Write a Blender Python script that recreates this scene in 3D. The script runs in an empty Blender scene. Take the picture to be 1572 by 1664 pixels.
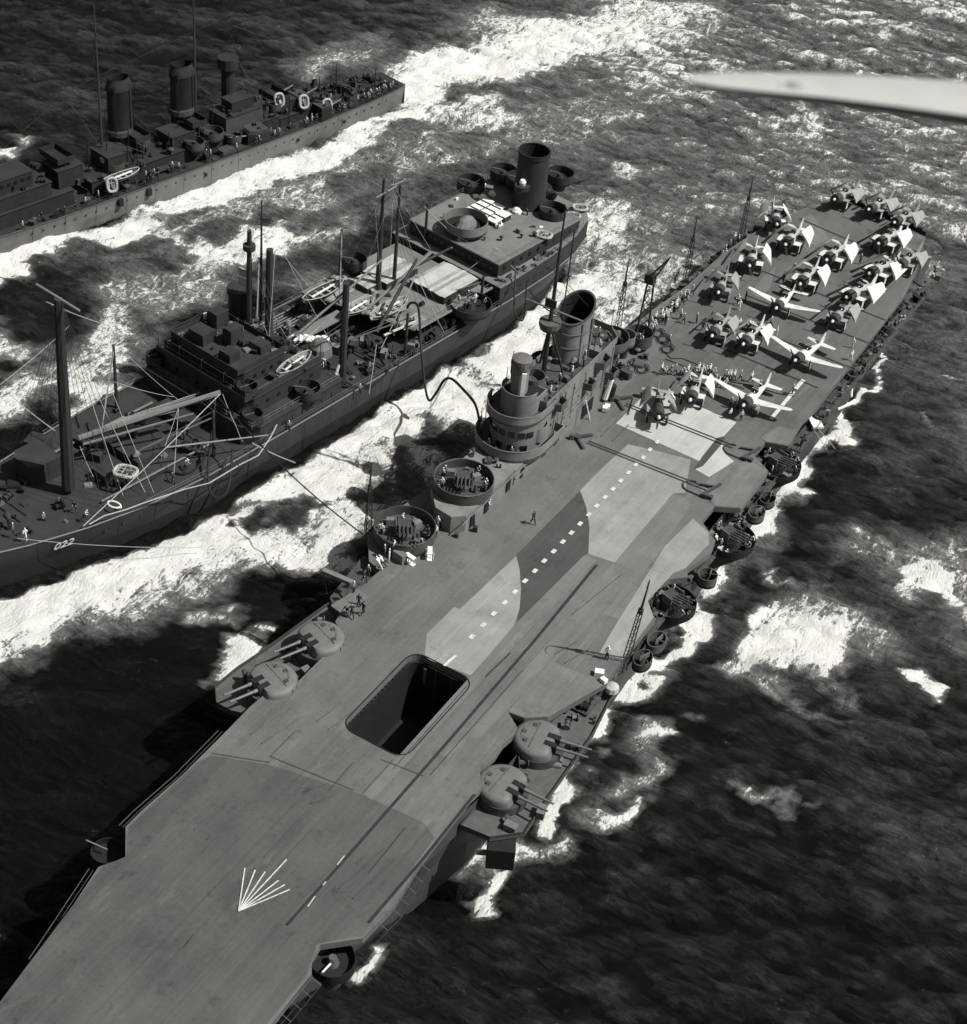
import bpy, bmesh, math, random
import numpy as np
from mathutils import Vector, Matrix
from mathutils.geometry import tessellate_polygon
R = random.Random(7)
PI = math.pi
sc = bpy.context.scene
col = sc.collection

# ------------------------------------------------------------------ camera
PW, PH, FOC = 1572.0, 1664.0, 2769.13
AZ, PITCH, ROLL = -0.4748, 0.6829, 0.1144
CAM = Vector((66.71, -120.66, 152.1))
fw = Vector((math.cos(PITCH)*math.sin(AZ), math.cos(PITCH)*math.cos(AZ), -math.sin(PITCH)))
rt0 = Vector((math.cos(AZ), -math.sin(AZ), 0)); up0 = rt0.cross(fw)
rt = rt0*math.cos(ROLL)+up0*math.sin(ROLL); up = up0*math.cos(ROLL)-rt0*math.sin(ROLL)
cd = bpy.data.cameras.new('camera'); co = bpy.data.objects.new('camera', cd); col.objects.link(co)
cd.sensor_fit = 'HORIZONTAL'; cd.sensor_width = 36; cd.lens = 36*FOC/PW
cd.clip_start = 0.2; cd.clip_end = 20000
m = Matrix((rt, up, -fw)).transposed().to_4x4(); m.translation = CAM; co.matrix_world = m
cd.dof.use_dof = True; cd.dof.focus_distance = 250; cd.dof.aperture_fstop = 2.2
sc.camera = co

# ------------------------------------------------------------------ light
SUN_EL, SUN_AZ = math.radians(53), math.atan2(0.95, 0.30)   # azimuth from +Y towards +X
sund = Vector((math.cos(SUN_EL)*math.sin(SUN_AZ), math.cos(SUN_EL)*math.cos(SUN_AZ), math.sin(SUN_EL)))
w = bpy.data.worlds.new('World'); sc.world = w; w.use_nodes = True
nt = w.node_tree; bg = nt.nodes['Background']
sk = nt.nodes.new('ShaderNodeTexSky'); sk.sky_type = 'NISHITA'; sk.sun_disc = False
sk.sun_elevation = SUN_EL; sk.sun_rotation = SUN_AZ; sk.air_density = 1.0; sk.dust_density = 2.0
bw = nt.nodes.new('ShaderNodeRGBToBW')          # the film is black and white
nt.links.new(sk.outputs[0], bw.inputs[0]); nt.links.new(bw.outputs[0], bg.inputs[0])
bg.inputs[1].default_value = 0.065
sl = bpy.data.lights.new('sun', 'SUN'); sl.energy = 4.8; sl.angle = math.radians(0.5); sl.color = (1, .985, .95)
so = bpy.data.objects.new('sun', sl); col.objects.link(so)
so.rotation_euler = (-sund).to_track_quat('-Z', 'Y').to_euler(); so.location = (60, 40, 200)
vs = sc.view_settings; vs.view_transform = 'Standard'; vs.look = 'None'; vs.exposure = 0.18; vs.gamma = 1

# ------------------------------------------------------------------ photo pixel -> place
def ray(px, py): return rt*((px-PW/2)/FOC) - up*((py-PH/2)/FOC) + fw
def B(px, py, z=13.5):
    d = ray(px, py); return CAM + d*((z-CAM.z)/d.z)
class Frame:
    def __init__(s, o, deg):
        s.o = Vector(o); s.a = math.radians(deg); s.M = Matrix.Translation(s.o) @ Matrix.Rotation(s.a, 4, 'Z'); s.I = s.M.inverted()
    def L(s, px, py, z): return s.I @ B(px, py, z)
    def onx(s, px, py, x):
        c = s.I @ CAM; d = s.I.to_3x3() @ ray(px, py); return c + d*((x-c.x)/d.x)
    def ony(s, px, py, y):
        c = s.I @ CAM; d = s.I.to_3x3() @ ray(px, py); return c + d*((y-c.y)/d.y)
CV = Frame((0, 0, 0), 0); OI = Frame((-53.5, 80, 0), -8.2); DD = Frame((-110.8, 103, 0), -12.5)

# ------------------------------------------------------------------ materials
MATS = {}
ST = (.5, .035, 1.0)    # wear drawn out along the deck
def G(v): return (v, v*.988, v*.955, 1)
def mat(name, v, rough=.7, var=.25, scale=.6, bump=.0, metal=0., streak=None, spec=.3, fine=6.0):
    if name in MATS: return MATS[name]
    mt = bpy.data.materials.new(name); mt.use_nodes = True; MATS[name] = mt
    n = mt.node_tree.nodes; l = mt.node_tree.links; p = n['Principled BSDF']
    p.inputs['Roughness'].default_value = rough; p.inputs['Metallic'].default_value = metal
    p.inputs['Specular IOR Level'].default_value = spec
    tc = n.new('ShaderNodeTexCoord')
    def noise(s, det=6, vec=None, ro=.6):
        t = n.new('ShaderNodeTexNoise'); t.inputs['Scale'].default_value = s; t.inputs['Detail'].default_value = det
        t.inputs['Roughness'].default_value = ro
        l.new(vec if vec else tc.outputs['Object'], t.inputs['Vector']); return t.outputs['Fac']
    a = noise(scale); b = noise(fine, 3)
    mx = n.new('ShaderNodeMath'); mx.operation = 'MULTIPLY_ADD'; mx.inputs[1].default_value = .35
    l.new(b, mx.inputs[0]); l.new(a, mx.inputs[2]); src = mx.outputs[0]
    if streak:
        mp = n.new('ShaderNodeMapping'); mp.inputs['Scale'].default_value = streak; l.new(tc.outputs['Object'], mp.inputs['Vector'])
        c = noise(1.0, 5, mp.outputs[0]); m2 = n.new('ShaderNodeMath'); m2.operation = 'MULTIPLY_ADD'; m2.inputs[1].default_value = .55
        l.new(c, m2.inputs[0]); l.new(src, m2.inputs[2]); src = m2.outputs[0]; mid = .95
    else: mid = .67
    if streak == ST:
        big = noise(.045, 3); mp3 = n.new('ShaderNodeMapping'); mp3.inputs['Scale'].default_value = (3.2, .02, 1); l.new(tc.outputs['Object'], mp3.inputs['Vector']); ln = noise(1.0, 2, mp3.outputs[0]); sp = noise(1.7, 8, None, .75)
        for z_, wt in ((big, .55), (ln, .38), (sp, .5)):
            m3 = n.new('ShaderNodeMath'); m3.operation = 'MULTIPLY_ADD'; m3.inputs[1].default_value = wt; l.new(z_, m3.inputs[0]); l.new(src, m3.inputs[2]); src = m3.outputs[0]; mid += wt*.5
        bk = n.new('ShaderNodeTexBrick'); bk.inputs['Scale'].default_value = 1; bk.inputs['Mortar Size'].default_value = .05; bk.inputs['Mortar Smooth'].default_value = .4; bk.inputs['Brick Width'].default_value = 7.3; bk.inputs['Row Height'].default_value = 1.9
        bk.inputs['Color1'].default_value = (.54, .54, .54, 1); bk.inputs['Color2'].default_value = (.44, .44, .44, 1); bk.inputs['Mortar'].default_value = (.12, .12, .12, 1)
        mb_ = n.new('ShaderNodeMapping'); mb_.inputs['Rotation'].default_value = (0, 0, math.pi/2); l.new(tc.outputs['Object'], mb_.inputs['Vector']); l.new(mb_.outputs[0], bk.inputs['Vector'])
        mp4 = n.new('ShaderNodeMapping'); mp4.inputs['Scale'].default_value = (.42, .11, 1); l.new(tc.outputs['Object'], mp4.inputs['Vector'])
        def thr(v, a, b, to):
            t = n.new('ShaderNodeMapRange'); t.interpolation_type = 'SMOOTHSTEP'; t.inputs['From Min'].default_value = a; t.inputs['From Max'].default_value = b; t.inputs['To Max'].default_value = to; l.new(v, t.inputs['Value']); return t.outputs[0]
        stain = thr(noise(.31, 9, None, .7), .56, .70, -.34); scuff = thr(noise(1.0, 9, mp4.outputs[0], .72), .55, .70, .42); spot = thr(noise(1.3, 2), .70, .76, -.3)
        for z_, wt, c_ in ((bk.outputs['Color'], .3, .147), (stain, 1, 0), (scuff, 1, 0), (spot, 1, 0)):
            m3 = n.new('ShaderNodeMath'); m3.operation = 'MULTIPLY_ADD'; m3.inputs[1].default_value = wt; l.new(z_, m3.inputs[0]); l.new(src, m3.inputs[2]); src = m3.outputs[0]; mid += c_
    mr = n.new('ShaderNodeMapRange'); mr.inputs['From Min'].default_value = mid-.35; mr.inputs['From Max'].default_value = mid+.35
    mr.inputs['To Min'].default_value = max(.02, 1-var); mr.inputs['To Max'].default_value = 1+var; l.new(src, mr.inputs['Value'])
    vm = n.new('ShaderNodeVectorMath'); vm.operation = 'SCALE'; vm.inputs[0].default_value = G(v)[:3]
    l.new(mr.outputs[0], vm.inputs['Scale']); l.new(vm.outputs[0], p.inputs['Base Color'])
    if bump:
        bp = n.new('ShaderNodeBump'); bp.inputs['Strength'].default_value = bump; bp.inputs['Distance'].default_value = .05
        l.new(src, bp.inputs['Height']); l.new(bp.outputs[0], p.inputs['Normal'])
    return mt
mat('deck', .112, .85, .30, .16, streak=ST); mat('deck_dark', .055, .85, .28, .2, streak=ST)
mat('deck_mid', .135, .85, .26, .2, streak=ST); mat('deck_light', .235, .85, .24, .25, streak=ST)
mat('deck_pale', .40, .85, .22, .25, streak=ST); mat('deck_aft', .10, .85, .3, .2, streak=ST)
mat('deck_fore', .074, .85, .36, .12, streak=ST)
mat('white_paint', .50, .8, .5, 2.2); mat('slot', .025, .8, .3, 1)
mat('hull_grey', .05, .6, .35, .3, streak=(.4, .4, .06)); mat('island_grey', .175, .65, .35, .5, streak=(.9, .9, .12))
mat('dark_grey', .055, .7, .4, .8); mat('black', .012, .75, .4, .8); mat('gun_grey', .14, .55, .3, .8)
mat('turret_top', .128, .6, .25, .8); mat('steel', .085, .6, .35, 1.0); mat('mast', .035, .7, .3, 1.5)
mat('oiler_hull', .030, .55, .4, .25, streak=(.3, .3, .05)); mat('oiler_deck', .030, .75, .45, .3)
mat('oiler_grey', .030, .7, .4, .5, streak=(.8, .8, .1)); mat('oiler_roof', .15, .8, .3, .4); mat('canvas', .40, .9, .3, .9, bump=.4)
mat('plank', .27, .9, .45, .5, streak=(6, .25, 1)); mat('white', .72, .7, .15, 1.5); mat('rope', .36, .9, .2, 2)
mat('dd_hull', .14, .55, .3, .25, streak=(.3, .3, .04)); mat('dd_deck', .025, .75, .4, .4); mat('dd_grey', .021, .7, .4, .6)
mat('dd_top', .05, .7, .3, .6); mat('hose', .012, .7, .2, 2); mat('raft', .34, .85, .3, 2); mat('boat', .22, .7, .35, 1.2)
mat('wing_paint', .44, .6, .12, 1.5); mat('pane', .01, .15, .2, 1, spec=.5); mat('plane_light', .58, .5, .38, .9); mat('plane_grey', .36, .5, .3, .9); mat('plane_mid', .27, .5, .25, .9)
mat('plane_dark', .045, .5, .35, .9); mat('skin', .38, .7, .15, 8); mat('cloth_light', .60, .9, .25, 6)
mat('cloth_mid', .18, .9, .25, 6); mat('cloth_dark', .025, .9, .3, 6); mat('tyre', .015, .9, .2, 4)

# ------------------------------------------------------------------ mesh helpers
class MB:
    def __init__(s): s.v = []; s.f = []; s.mi = []; s.m = 0
    def face(s, idx): s.f.append(tuple(idx)); s.mi.append(s.m)
    def quad(s, *p):
        b = len(s.v); s.v += [tuple(q) for q in p]; s.face(range(b, b+len(p))); return s
    def box(s, c, d, rz=0, top=1.0, topy=None, M=None):
        b = len(s.v); hx, hy, hz = d[0]/2, d[1]/2, d[2]/2; ty = top if topy is None else topy
        ca, sa = math.cos(rz), math.sin(rz)
        for z, kx, ky in ((-hz, 1, 1), (hz, top, ty)):
            for x, y in ((-hx, -hy), (hx, -hy), (hx, hy), (-hx, hy)):
                q = Vector((x*kx, y*ky, z))
                if M: q = M @ q
                s.v.append((c[0]+q.x*ca-q.y*sa, c[1]+q.x*sa+q.y*ca, c[2]+q.z))
        for q in ((3, 2, 1, 0), (4, 5, 6, 7), (0, 1, 5, 4), (1, 2, 6, 5), (2, 3, 7, 6), (3, 0, 4, 7)): s.face([b+i for i in q])
        return s
    def cyl(s, p0, p1, r0, r1=None, n=10, caps=True):
        p0, p1 = Vector(p0), Vector(p1); r1 = r0 if r1 is None else r1; d = p1-p0
        if d.length < 1e-6: return s
        d.normalize(); a = d.orthogonal().normalized(); c = d.cross(a); b = len(s.v)
        for p, r in ((p0, r0), (p1, r1)):
            for i in range(n):
                t = 2*PI*i/n; s.v.append(tuple(p + a*(r*math.cos(t)) + c*(r*math.sin(t))))
        for i in range(n): j = (i+1) % n; s.face((b+i, b+j, b+n+j, b+n+i))
        if caps: s.face([b+i for i in range(n)][::-1]); s.face([b+n+i for i in range(n)])
        return s
    def tube(s, pts, r, n=5):
        pts = [Vector(p) for p in pts]; b = len(s.v); N = len(pts)
        for k, p in enumerate(pts):
            d = (pts[min(k+1, N-1)]-pts[max(k-1, 0)]).normalized()
            a = d.cross(Vector((.13, .21, 1))).normalized(); c = d.cross(a); rr = r[k] if isinstance(r, (list, tuple)) else r
            for i in range(n): t = 2*PI*i/n; s.v.append(tuple(p+a*(rr*math.cos(t))+c*(rr*math.sin(t))))
        for k in range(N-1):
            for i in range(n): j = (i+1) % n; s.face((b+k*n+i, b+k*n+j, b+k*n+n+j, b+k*n+n+i))
        s.face([b+i for i in range(n)][::-1]); s.face([b+(N-1)*n+i for i in range(n)]); return s
    def prism(s, poly, z0, z1, top=True, bot=True, hole=None):
        rings = [poly]+([hole] if hole else []); tris = tessellate_polygon([[Vector((p[0], p[1], 0)) for p in r] for r in rings])
        flat = [p for r in rings for p in r]; b = len(s.v); n = len(flat)
        s.v += [(p[0], p[1], z0) for p in flat]+[(p[0], p[1], z1) for p in flat]
        for t in tris:
            a, bb, c = [flat[i] for i in t]
            if (bb[0]-a[0])*(c[1]-a[1])-(bb[1]-a[1])*(c[0]-a[0]) < 0: t = t[::-1]
            if top: s.face([b+n+i for i in t])
            if bot: s.face([b+i for i in t][::-1])
        k = 0
        for r in rings:
            for i in range(len(r)): j = (i+1) % len(r); s.face((b+k+i, b+k+j, b+n+k+j, b+n+k+i))
            k += len(r)
        return s
    def sheet(s, poly, z): 
        tris = tessellate_polygon([[Vector((p[0], p[1], 0)) for p in poly]]); b = len(s.v); s.v += [(p[0], p[1], z) for p in poly]
        for t in tris:
            a, bb, c = [poly[i] for i in t]
            if (bb[0]-a[0])*(c[1]-a[1])-(bb[1]-a[1])*(c[0]-a[0]) < 0: t = t[::-1]
            s.face([b+i for i in t])
        return s
    def wall(s, pts, z0, z1, t=.12, closed=False):
        n = len(pts); pts = [Vector((p[0], p[1])) for p in pts]; off = []
        for i in range(n):
            a = pts[i-1] if (i > 0 or closed) else pts[i]; c = pts[(i+1) % n] if (i < n-1 or closed) else pts[i]
            d = (c-a).normalized(); off.append(Vector((-d.y, d.x))*t)
        b = len(s.v)
        for p, o in zip(pts, off): s.v += [(p.x, p.y, z0), (p.x, p.y, z1), (p.x+o.x, p.y+o.y, z1), (p.x+o.x, p.y+o.y, z0)]
        for i in range(n if closed else n-1):
            A, C = b+4*i, b+4*((i+1) % n)
            for k in range(4): s.face((A+k, C+k, C+(k+1) % 4, A+(k+1) % 4))
        if not closed: s.face((b, b+1, b+2, b+3)); e = b+4*(n-1); s.face((e+3, e+2, e+1, e))
        return s
    def lathe(s, prof, c=(0, 0, 0), n=16, sx=1, sy=1, shear=None):
        b = len(s.v); k = len(prof)
        for r, z in prof:
            for i in range(n):
                t = 2*PI*i/n; x, y = r*sx*math.cos(t), r*sy*math.sin(t); s.v.append((c[0]+x, c[1]+y, c[2]+z+(shear(x, y, z) if shear else 0)))
        for q in range(k-1):
            for i in range(n): j = (i+1) % n; s.face((b+q*n+i, b+q*n+j, b+q*n+n+j, b+q*n+n+i))
        s.face([b+i for i in range(n)][::-1]); s.face([b+(k-1)*n+i for i in range(n)]); return s
    def sections(s, secs, caps=True):
        n = len(secs[0]); b = len(s.v)
        for q in secs: s.v += [tuple(p) for p in q]
        for k in range(len(secs)-1):
            for i in range(n): j = (i+1) % n; s.face((b+k*n+i, b+k*n+j, b+k*n+n+j, b+k*n+n+i))
        if caps: s.face([b+i for i in range(n)][::-1]); s.face([b+(len(secs)-1)*n+i for i in range(n)])
        return s
    def mesh(s, name, mats, smooth=False):
        me = bpy.data.meshes.new(name); me.from_pydata(s.v, [], s.f)
        for q in (mats if isinstance(mats, (list, tuple)) else [mats]): me.materials.append(MATS[q])
        me.polygons.foreach_set('material_index', s.mi)
        bm = bmesh.new(); bm.from_mesh(me); bmesh.ops.recalc_face_normals(bm, faces=bm.faces); bm.to_mesh(me); bm.free()
        if smooth: me.polygons.foreach_set('use_smooth', [True]*len(me.polygons)); me.set_sharp_from_angle(angle=math.radians(40))
        me.update(); return me
    def obj(s, name, mats, parent=None, smooth=False):
        return link(name, s.mesh(name, mats, smooth), parent)
def link(name, data, parent=None, loc=None, rz=None):
    o = bpy.data.objects.new(name, data); col.objects.link(o); o.parent = parent
    if loc is not None: o.location = loc
    if rz is not None: o.rotation_euler = (0, 0, rz)
    return o
def tag(o, label, cat, group=None, kind=None):
    if label: o['label'] = label
    if cat: o['category'] = cat
    if group: o['group'] = group
    if kind: o['kind'] = kind
    return o
def thing(name, label, cat, loc=(0, 0, 0), rz=0, group=None): return tag(link(name, None, None, loc, rz), label, cat, group)
def copy_tree(o, parent=None):
    c = o.copy(); col.objects.link(c); c.parent = parent
    for ch in list(o.children): copy_tree(ch, c)
    return c
def circ(c, r, n=20, a0=0, a1=2*PI): return [(c[0]+r*math.cos(a0+(a1-a0)*i/n), c[1]+r*math.sin(a0+(a1-a0)*i/n)) for i in range(n+(0 if a1-a0 > 6.28 else 1))]
def sag(a, b, drop, n=10):
    a, b = Vector(a), Vector(b); return [a.lerp(b, i/n)-Vector((0, 0, drop*4*(i/n)*(1-i/n))) for i in range(n+1)]

def clutter(par, x, y, z, s, mats, kinds='lvbwhrc'):
    """one piece of deck gear: locker, mushroom vent, bollard pair, winch, hatch, hose reel or cowl vent"""
    k = R.choice(kinds); mt = R.choice(mats); rz = R.uniform(0, PI); ca, sa = math.cos(rz), math.sin(rz); f = lambda a, b, c: (x+a*ca-b*sa, y+a*sa+b*ca, z+c); mb = MB()
    if k == 'l': mb.box(f(0, 0, s*.35), (s, s*.6, s*.7), rz); mb.box(f(0, 0, s*.74), (s*1.06, s*.66, s*.07), rz); nm = 'deck_locker'
    elif k == 'v': mb.lathe([(.16*s, 0), (.16*s, .6*s), (.42*s, .62*s), (.4*s, .75*s), (.2*s, .88*s), (.02, .9*s)], c=(x, y, z), n=9); nm = 'ventilator'
    elif k == 'b':
        mb.box(f(0, 0, .05*s), (s, .4*s, .1*s), rz)
        for q in (-.3, .3): mb.lathe([(.14*s, 0), (.14*s, .5*s), (.19*s, .52*s), (.17*s, .6*s)], c=f(q*s, 0, .05*s), n=8)
        nm = 'bollard'
    elif k == 'w':
        mb.cyl(f(-.5*s, 0, .4*s), f(.5*s, 0, .4*s), .26*s, n=9)
        for q in (-.5, 0, .5): mb.cyl(f(q*s-.04*s, 0, .4*s), f(q*s+.04*s, 0, .4*s), .4*s, n=10)
        mb.box(f(0, .45*s, .25*s), (.8*s, .4*s, .5*s), rz); nm = 'winch'
    elif k == 'h': mb.box(f(0, 0, .12*s), (1.2*s, s, .24*s), rz, top=.94); mb.box(f(0, 0, .26*s), (1.0*s, .8*s, .05*s), rz); nm = 'deck_hatch'
    elif k == 'r':
        mb.cyl(f(0, -.3*s, .4*s), f(0, .3*s, .4*s), .2*s, n=8); mb.cyl(f(0, -.34*s, .4*s), f(0, -.28*s, .4*s), .42*s, n=10); mb.cyl(f(0, .28*s, .4*s), f(0, .34*s, .4*s), .42*s, n=10); nm = 'hose_reel'
    else: mb.tube([f(0, 0, 0), f(0, 0, .7*s), f(.06*s, 0, .95*s), f(.3*s, 0, 1.1*s), f(.45*s, 0, 1.1*s)], [.16*s, .16*s, .2*s, .28*s, .34*s], 9); nm = 'cowl_vent'
    return mb.obj(nm, mt, par)
# ------------------------------------------------------------------ sea
rng = np.random.default_rng(11)
def ocean_tile(N, L, wdir, Lw, amp, cut, spread, seed):
    g = np.random.default_rng(seed); k1 = 2*np.pi*np.fft.fftfreq(N, L/N); kx, ky = np.meshgrid(k1, k1, indexing='ij')
    k = np.hypot(kx, ky); k[0, 0] = 1e-6
    c = np.abs((kx*wdir[0]+ky*wdir[1])/k)**spread + .06
    P = np.exp(-1/(k*Lw)**2)/k**3.7*c*np.exp(-(k*cut)**2); P[0, 0] = 0
    h = (g.normal(size=(N, N))+1j*g.normal(size=(N, N)))*np.sqrt(P)
    z = np.fft.ifft2(h).real; s = amp/z.std()
    dx = np.fft.ifft2(-1j*kx/k*h).real*s; dy = np.fft.ifft2(-1j*ky/k*h).real*s
    return z*s, dx, dy
def samp(T, L, x, y):
    N = T.shape[0]; u = (x/L*N) % N; v = (y/L*N) % N; i = np.floor(u).astype(int); j = np.floor(v).astype(int); a = u-i; b = v-j
    i %= N; j %= N; i2 = (i+1) % N; j2 = (j+1) % N
    return T[i, j]*(1-a)*(1-b)+T[i2, j]*a*(1-b)+T[i, j2]*(1-a)*b+T[i2, j2]*a*b
LAT = rng.random((256, 256))
def vn(x, y):
    i = np.floor(x).astype(int); j = np.floor(y).astype(int); a = x-i; b = y-j; a = a*a*(3-2*a); b = b*b*(3-2*b)
    g = lambda p, q: LAT[p % 256, q % 256]
    return g(i, j)*(1-a)*(1-b)+g(i+1, j)*a*(1-b)+g(i, j+1)*(1-a)*b+g(i+1, j+1)*a*b
def fbm(x, y, o=4): 
    t = 0; a = .5
    for q in range(o): t = t+a*vn(x*2**q+17.3*q, y*2**q+5.1*q); a *= .5
    return t/(1-.5**o)
def axis(lo, hi, st, far):
    a = list(np.arange(lo, hi, st)); s = st; x = a[-1]; up_ = []
    while x < far: s *= 1.18; x += s; up_.append(x)
    s = st; x = lo; dn = []
    while x > -far: s *= 1.18; x -= s; dn.append(x)
    return np.array(dn[::-1]+a+up_)
STEP = .62
ax, ay = axis(-250, 120, STEP, 7000), axis(-110, 350, STEP, 7000)
GX, GY = np.meshgrid(ax, ay, indexing='ij')
WD = np.array((.25, -.97)); WD /= np.hypot(*WD)
T1 = ocean_tile(512, 330., WD, 3.0, .40, .3, 2.5, 3); T2 = ocean_tile(512, 137., np.array((.3, -.95)), .85, .19, .1, 2.5, 5)
inner = np.clip(1-(np.maximum(np.abs(GX+65)-190, 0)+np.maximum(np.abs(GY-120)-235, 0))/400, 0, 1)
gust = .75+.6*fbm(GX/60, GY/60, 3)
Z = (samp(T1[0], 330., GX, GY)+samp(T2[0], 137., GX, GY)*gust)*inner
DX = (samp(T1[1], 330., GX, GY)*.7+samp(T2[1], 137., GX, GY)*.5)*inner; DY = (samp(T1[2], 330., GX, GY)*.7+samp(T2[2], 137., GX, GY)*.5)*inner
# foam laid down by the hulls: strokes traced on the water, widths in metres
F = np.zeros_like(GX)
def stroke(pts, w, k, px=True, soft=1.0):
    P = [B(*p, 0).to_2d() if px else Vector(p) for p in pts]; n = len(P); ws = np.interp(np.linspace(0, 1, n), np.linspace(0, 1, len(w)), w); ks = np.interp(np.linspace(0, 1, n), np.linspace(0, 1, len(k)), k)
    for a, b, w0, w1, k0, k1 in zip(P, P[1:], ws, ws[1:], ks, ks[1:]):
        mg = max(w0, w1)*2+2
        i0, i1 = np.searchsorted(ax, (min(a.x, b.x)-mg, max(a.x, b.x)+mg)); j0, j1 = np.searchsorted(ay, (min(a.y, b.y)-mg, max(a.y, b.y)+mg))
        x, y = GX[i0:i1, j0:j1], GY[i0:i1, j0:j1]
        wx = x+(fbm(x/8, y/8, 4)-.5)*11+(fbm(x/2.2, y/2.2, 3)-.5)*4; wy = y+(fbm(x/8+40, y/8+9, 4)-.5)*11+(fbm(x/2.2+7, y/2.2, 3)-.5)*4
        d = b-a; L2 = max(d.length_squared, 1e-6); t = np.clip(((wx-a.x)*d.x+(wy-a.y)*d.y)/L2, 0, 1)
        r = np.hypot(wx-a.x-t*d.x, wy-a.y-t*d.y)/((w0+(w1-w0)*t)); v = (k0+(k1-k0)*t)*(.86 if k0 < .97 else 1)*np.clip((1.75-r*soft)/1.25, 0, 1)
        F[i0:i1, j0:j1] = np.maximum(F[i0:i1, j0:j1], v)
# destroyer: bow wave along the hull, broken water beside it, wake astern
stroke([(-60, 470), (0, 436), (120, 396), (250, 345), (380, 305), (500, 262), (600, 222), (665, 178)], [3.2, 3.2, 3.4, 3, 3.4, 3, 3, 3.4], [1.0, 1.0, 1, .95])
stroke([(40, 420), (180, 400), (330, 370), (480, 330), (620, 262)], [4, 6, 7, 7, 6], [.56, .64, .6, .54, .45])
stroke([(330, 420), (420, 400), (520, 385), (620, 330)], [4, 6, 6, 5], [.95, .85, .7, .5])
stroke([(655, 150), (700, 110), (780, 98), (880, 75), (980, 50), (1090, 20)], [5, 8, 8, 9, 10, 12], [1, .98, .9, .82, .72, .6])
stroke([(640, 215), (720, 185), (800, 180), (880, 205)], [5, 7, 6, 5], [.6, .62, .6, .35])
stroke([(800, 40), (900, 60), (1010, 45), (1070, 45)], [8, 8, 7, 5], [.55, .8, .75, .4])
stroke([(620, 300), (720, 250), (830, 215), (960, 180), (1080, 140)], [9, 10, 10, 9, 9], [.5, .45, .42, .4, .3])
stroke([(500, 120), (560, 90), (620, 60)], [3, 4, 4], [.45, .5, .3])
stroke([(0, 240), (20, 240)], [2, 2], [.8, .8])
# between the oiler's bow and the destroyer
stroke([(150, 480), (190, 540), (150, 610), (80, 600), (40, 620)], [4, 5, 5, 4, 3], [.62, .68, .62, .55, .4])
stroke([(-20, 540), (20, 545), (70, 560)], [3, 3, 2], [.85, .8, .4]); stroke([(150, 610), (190, 640), (160, 660)], [4, 4, 3], [.85, .9, .7])
stroke([(-10, 660), (20, 655), (60, 600)], [3, 3, 3], [.7, .8, .5]); stroke([(190, 470), (300, 470), (380, 440)], [6, 6, 5], [.5, .55, .6])
stroke([(440, 440), (520, 440), (560, 425)], [5, 5, 4], [.55, .6, .5])
# oiler to carrier
stroke([(-60, 1030), (0, 1000), (90, 965), (200, 925), (320, 880), (420, 820), (520, 765), (600, 715), (690, 650), (790, 600), (850, 545), (880, 495)], [6.5, 6.5, 6, 5.5, 5, 5, 5, 6, 7, 6, 4.5, 4], [1.05, 1.05, 1, 1, 1, 1, 1, 1, 1, 1, .95])
stroke([(200, 960), (330, 900), (450, 850), (560, 800), (650, 745), (720, 690), (770, 640)], [6, 6, 7, 8, 9, 8, 6], [.62, .66, .7, .74, .72, .7])
stroke([(420, 905), (520, 880), (580, 840), (640, 810), (700, 770)], [4, 4, 5, 6, 5], [.95, .9, .8, .7, .7])
stroke([(230, 985), (330, 945), (430, 915)], [3.5, 3, 3], [.45, .5, .6])
stroke([(520, 910), (550, 905), (560, 930)], [2, 2.5, 2], [.7, .95, .8]); stroke([(395, 1050), (400, 1085), (425, 1060)], [1.6, 2.6, 1.6], [1.1, 1.2, 1.05])
stroke([(350, 995), (380, 1000)], [1.5, 1.5], [.6, .5])
stroke([(870, 480), (960, 470), (1010, 500)], [5, 7, 5], [.85, .9, .55]); stroke([(950, 380), (990, 340), (1060, 330)], [6, 5, 4], [.62, .6, .35])
stroke([(940, 420), (1010, 440), (1080, 420), (1130, 400)], [7, 8, 7, 5], [.5, .6, .5, .3]); stroke([(980, 520), (1040, 480), (1080, 440)], [5, 6, 5], [.6, .65, .45])
stroke([(990, 400), (1080, 350), (1150, 330)], [7, 7, 6], [.45, .42, .3])
# carrier port side
stroke([(860, 1330), (920, 1265), (1000, 1160), (1060, 1085), (1130, 995), (1200, 905), (1290, 785), (1350, 700), (1400, 640)], [1.0, 1.2, 1.1, 1.5, 1.5, 1.3, 1.9, 1.1, .8], [1, 1.1, 1.1, 1.05, 1.0, 1, 1.1, .9, .5])
stroke([(1060, 1120), (1130, 1040), (1210, 940), (1280, 840)], [2, 2.2, 2.2, 2], [.42, .46, .4, .34])
stroke([(1200, 1080), (1250, 1060), (1300, 1020), (1310, 1070), (1340, 1100)], [2, 3.2, 4, 3.6, 2], [.6, .95, 1.12, .9, .6])
stroke([(1150, 1090), (1220, 1080), (1270, 1130)], [2, 2.5, 2], [.5, .48, .5]); stroke([(1330, 1000), (1400, 1040), (1440, 1070)], [4, 4, 3], [.6, .55, .35])
stroke([(1450, 950), (1490, 935), (1520, 970)], [2.4, 3, 2.2], [.6, 1.05, .7]); stroke([(1420, 900), (1540, 900), (1572, 1010)], [4, 5, 4], [.45, .5, .5])
stroke([(1480, 1138), (1500, 1132), (1512, 1122)], [.8, 1.8, 1.4], [1, 1.25, 1.1]); stroke([(960, 1290), (1000, 1280), (1050, 1215), (1090, 1195)], [2, 2, 2, 1.4], [.5, .52, .46, .6])
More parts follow.
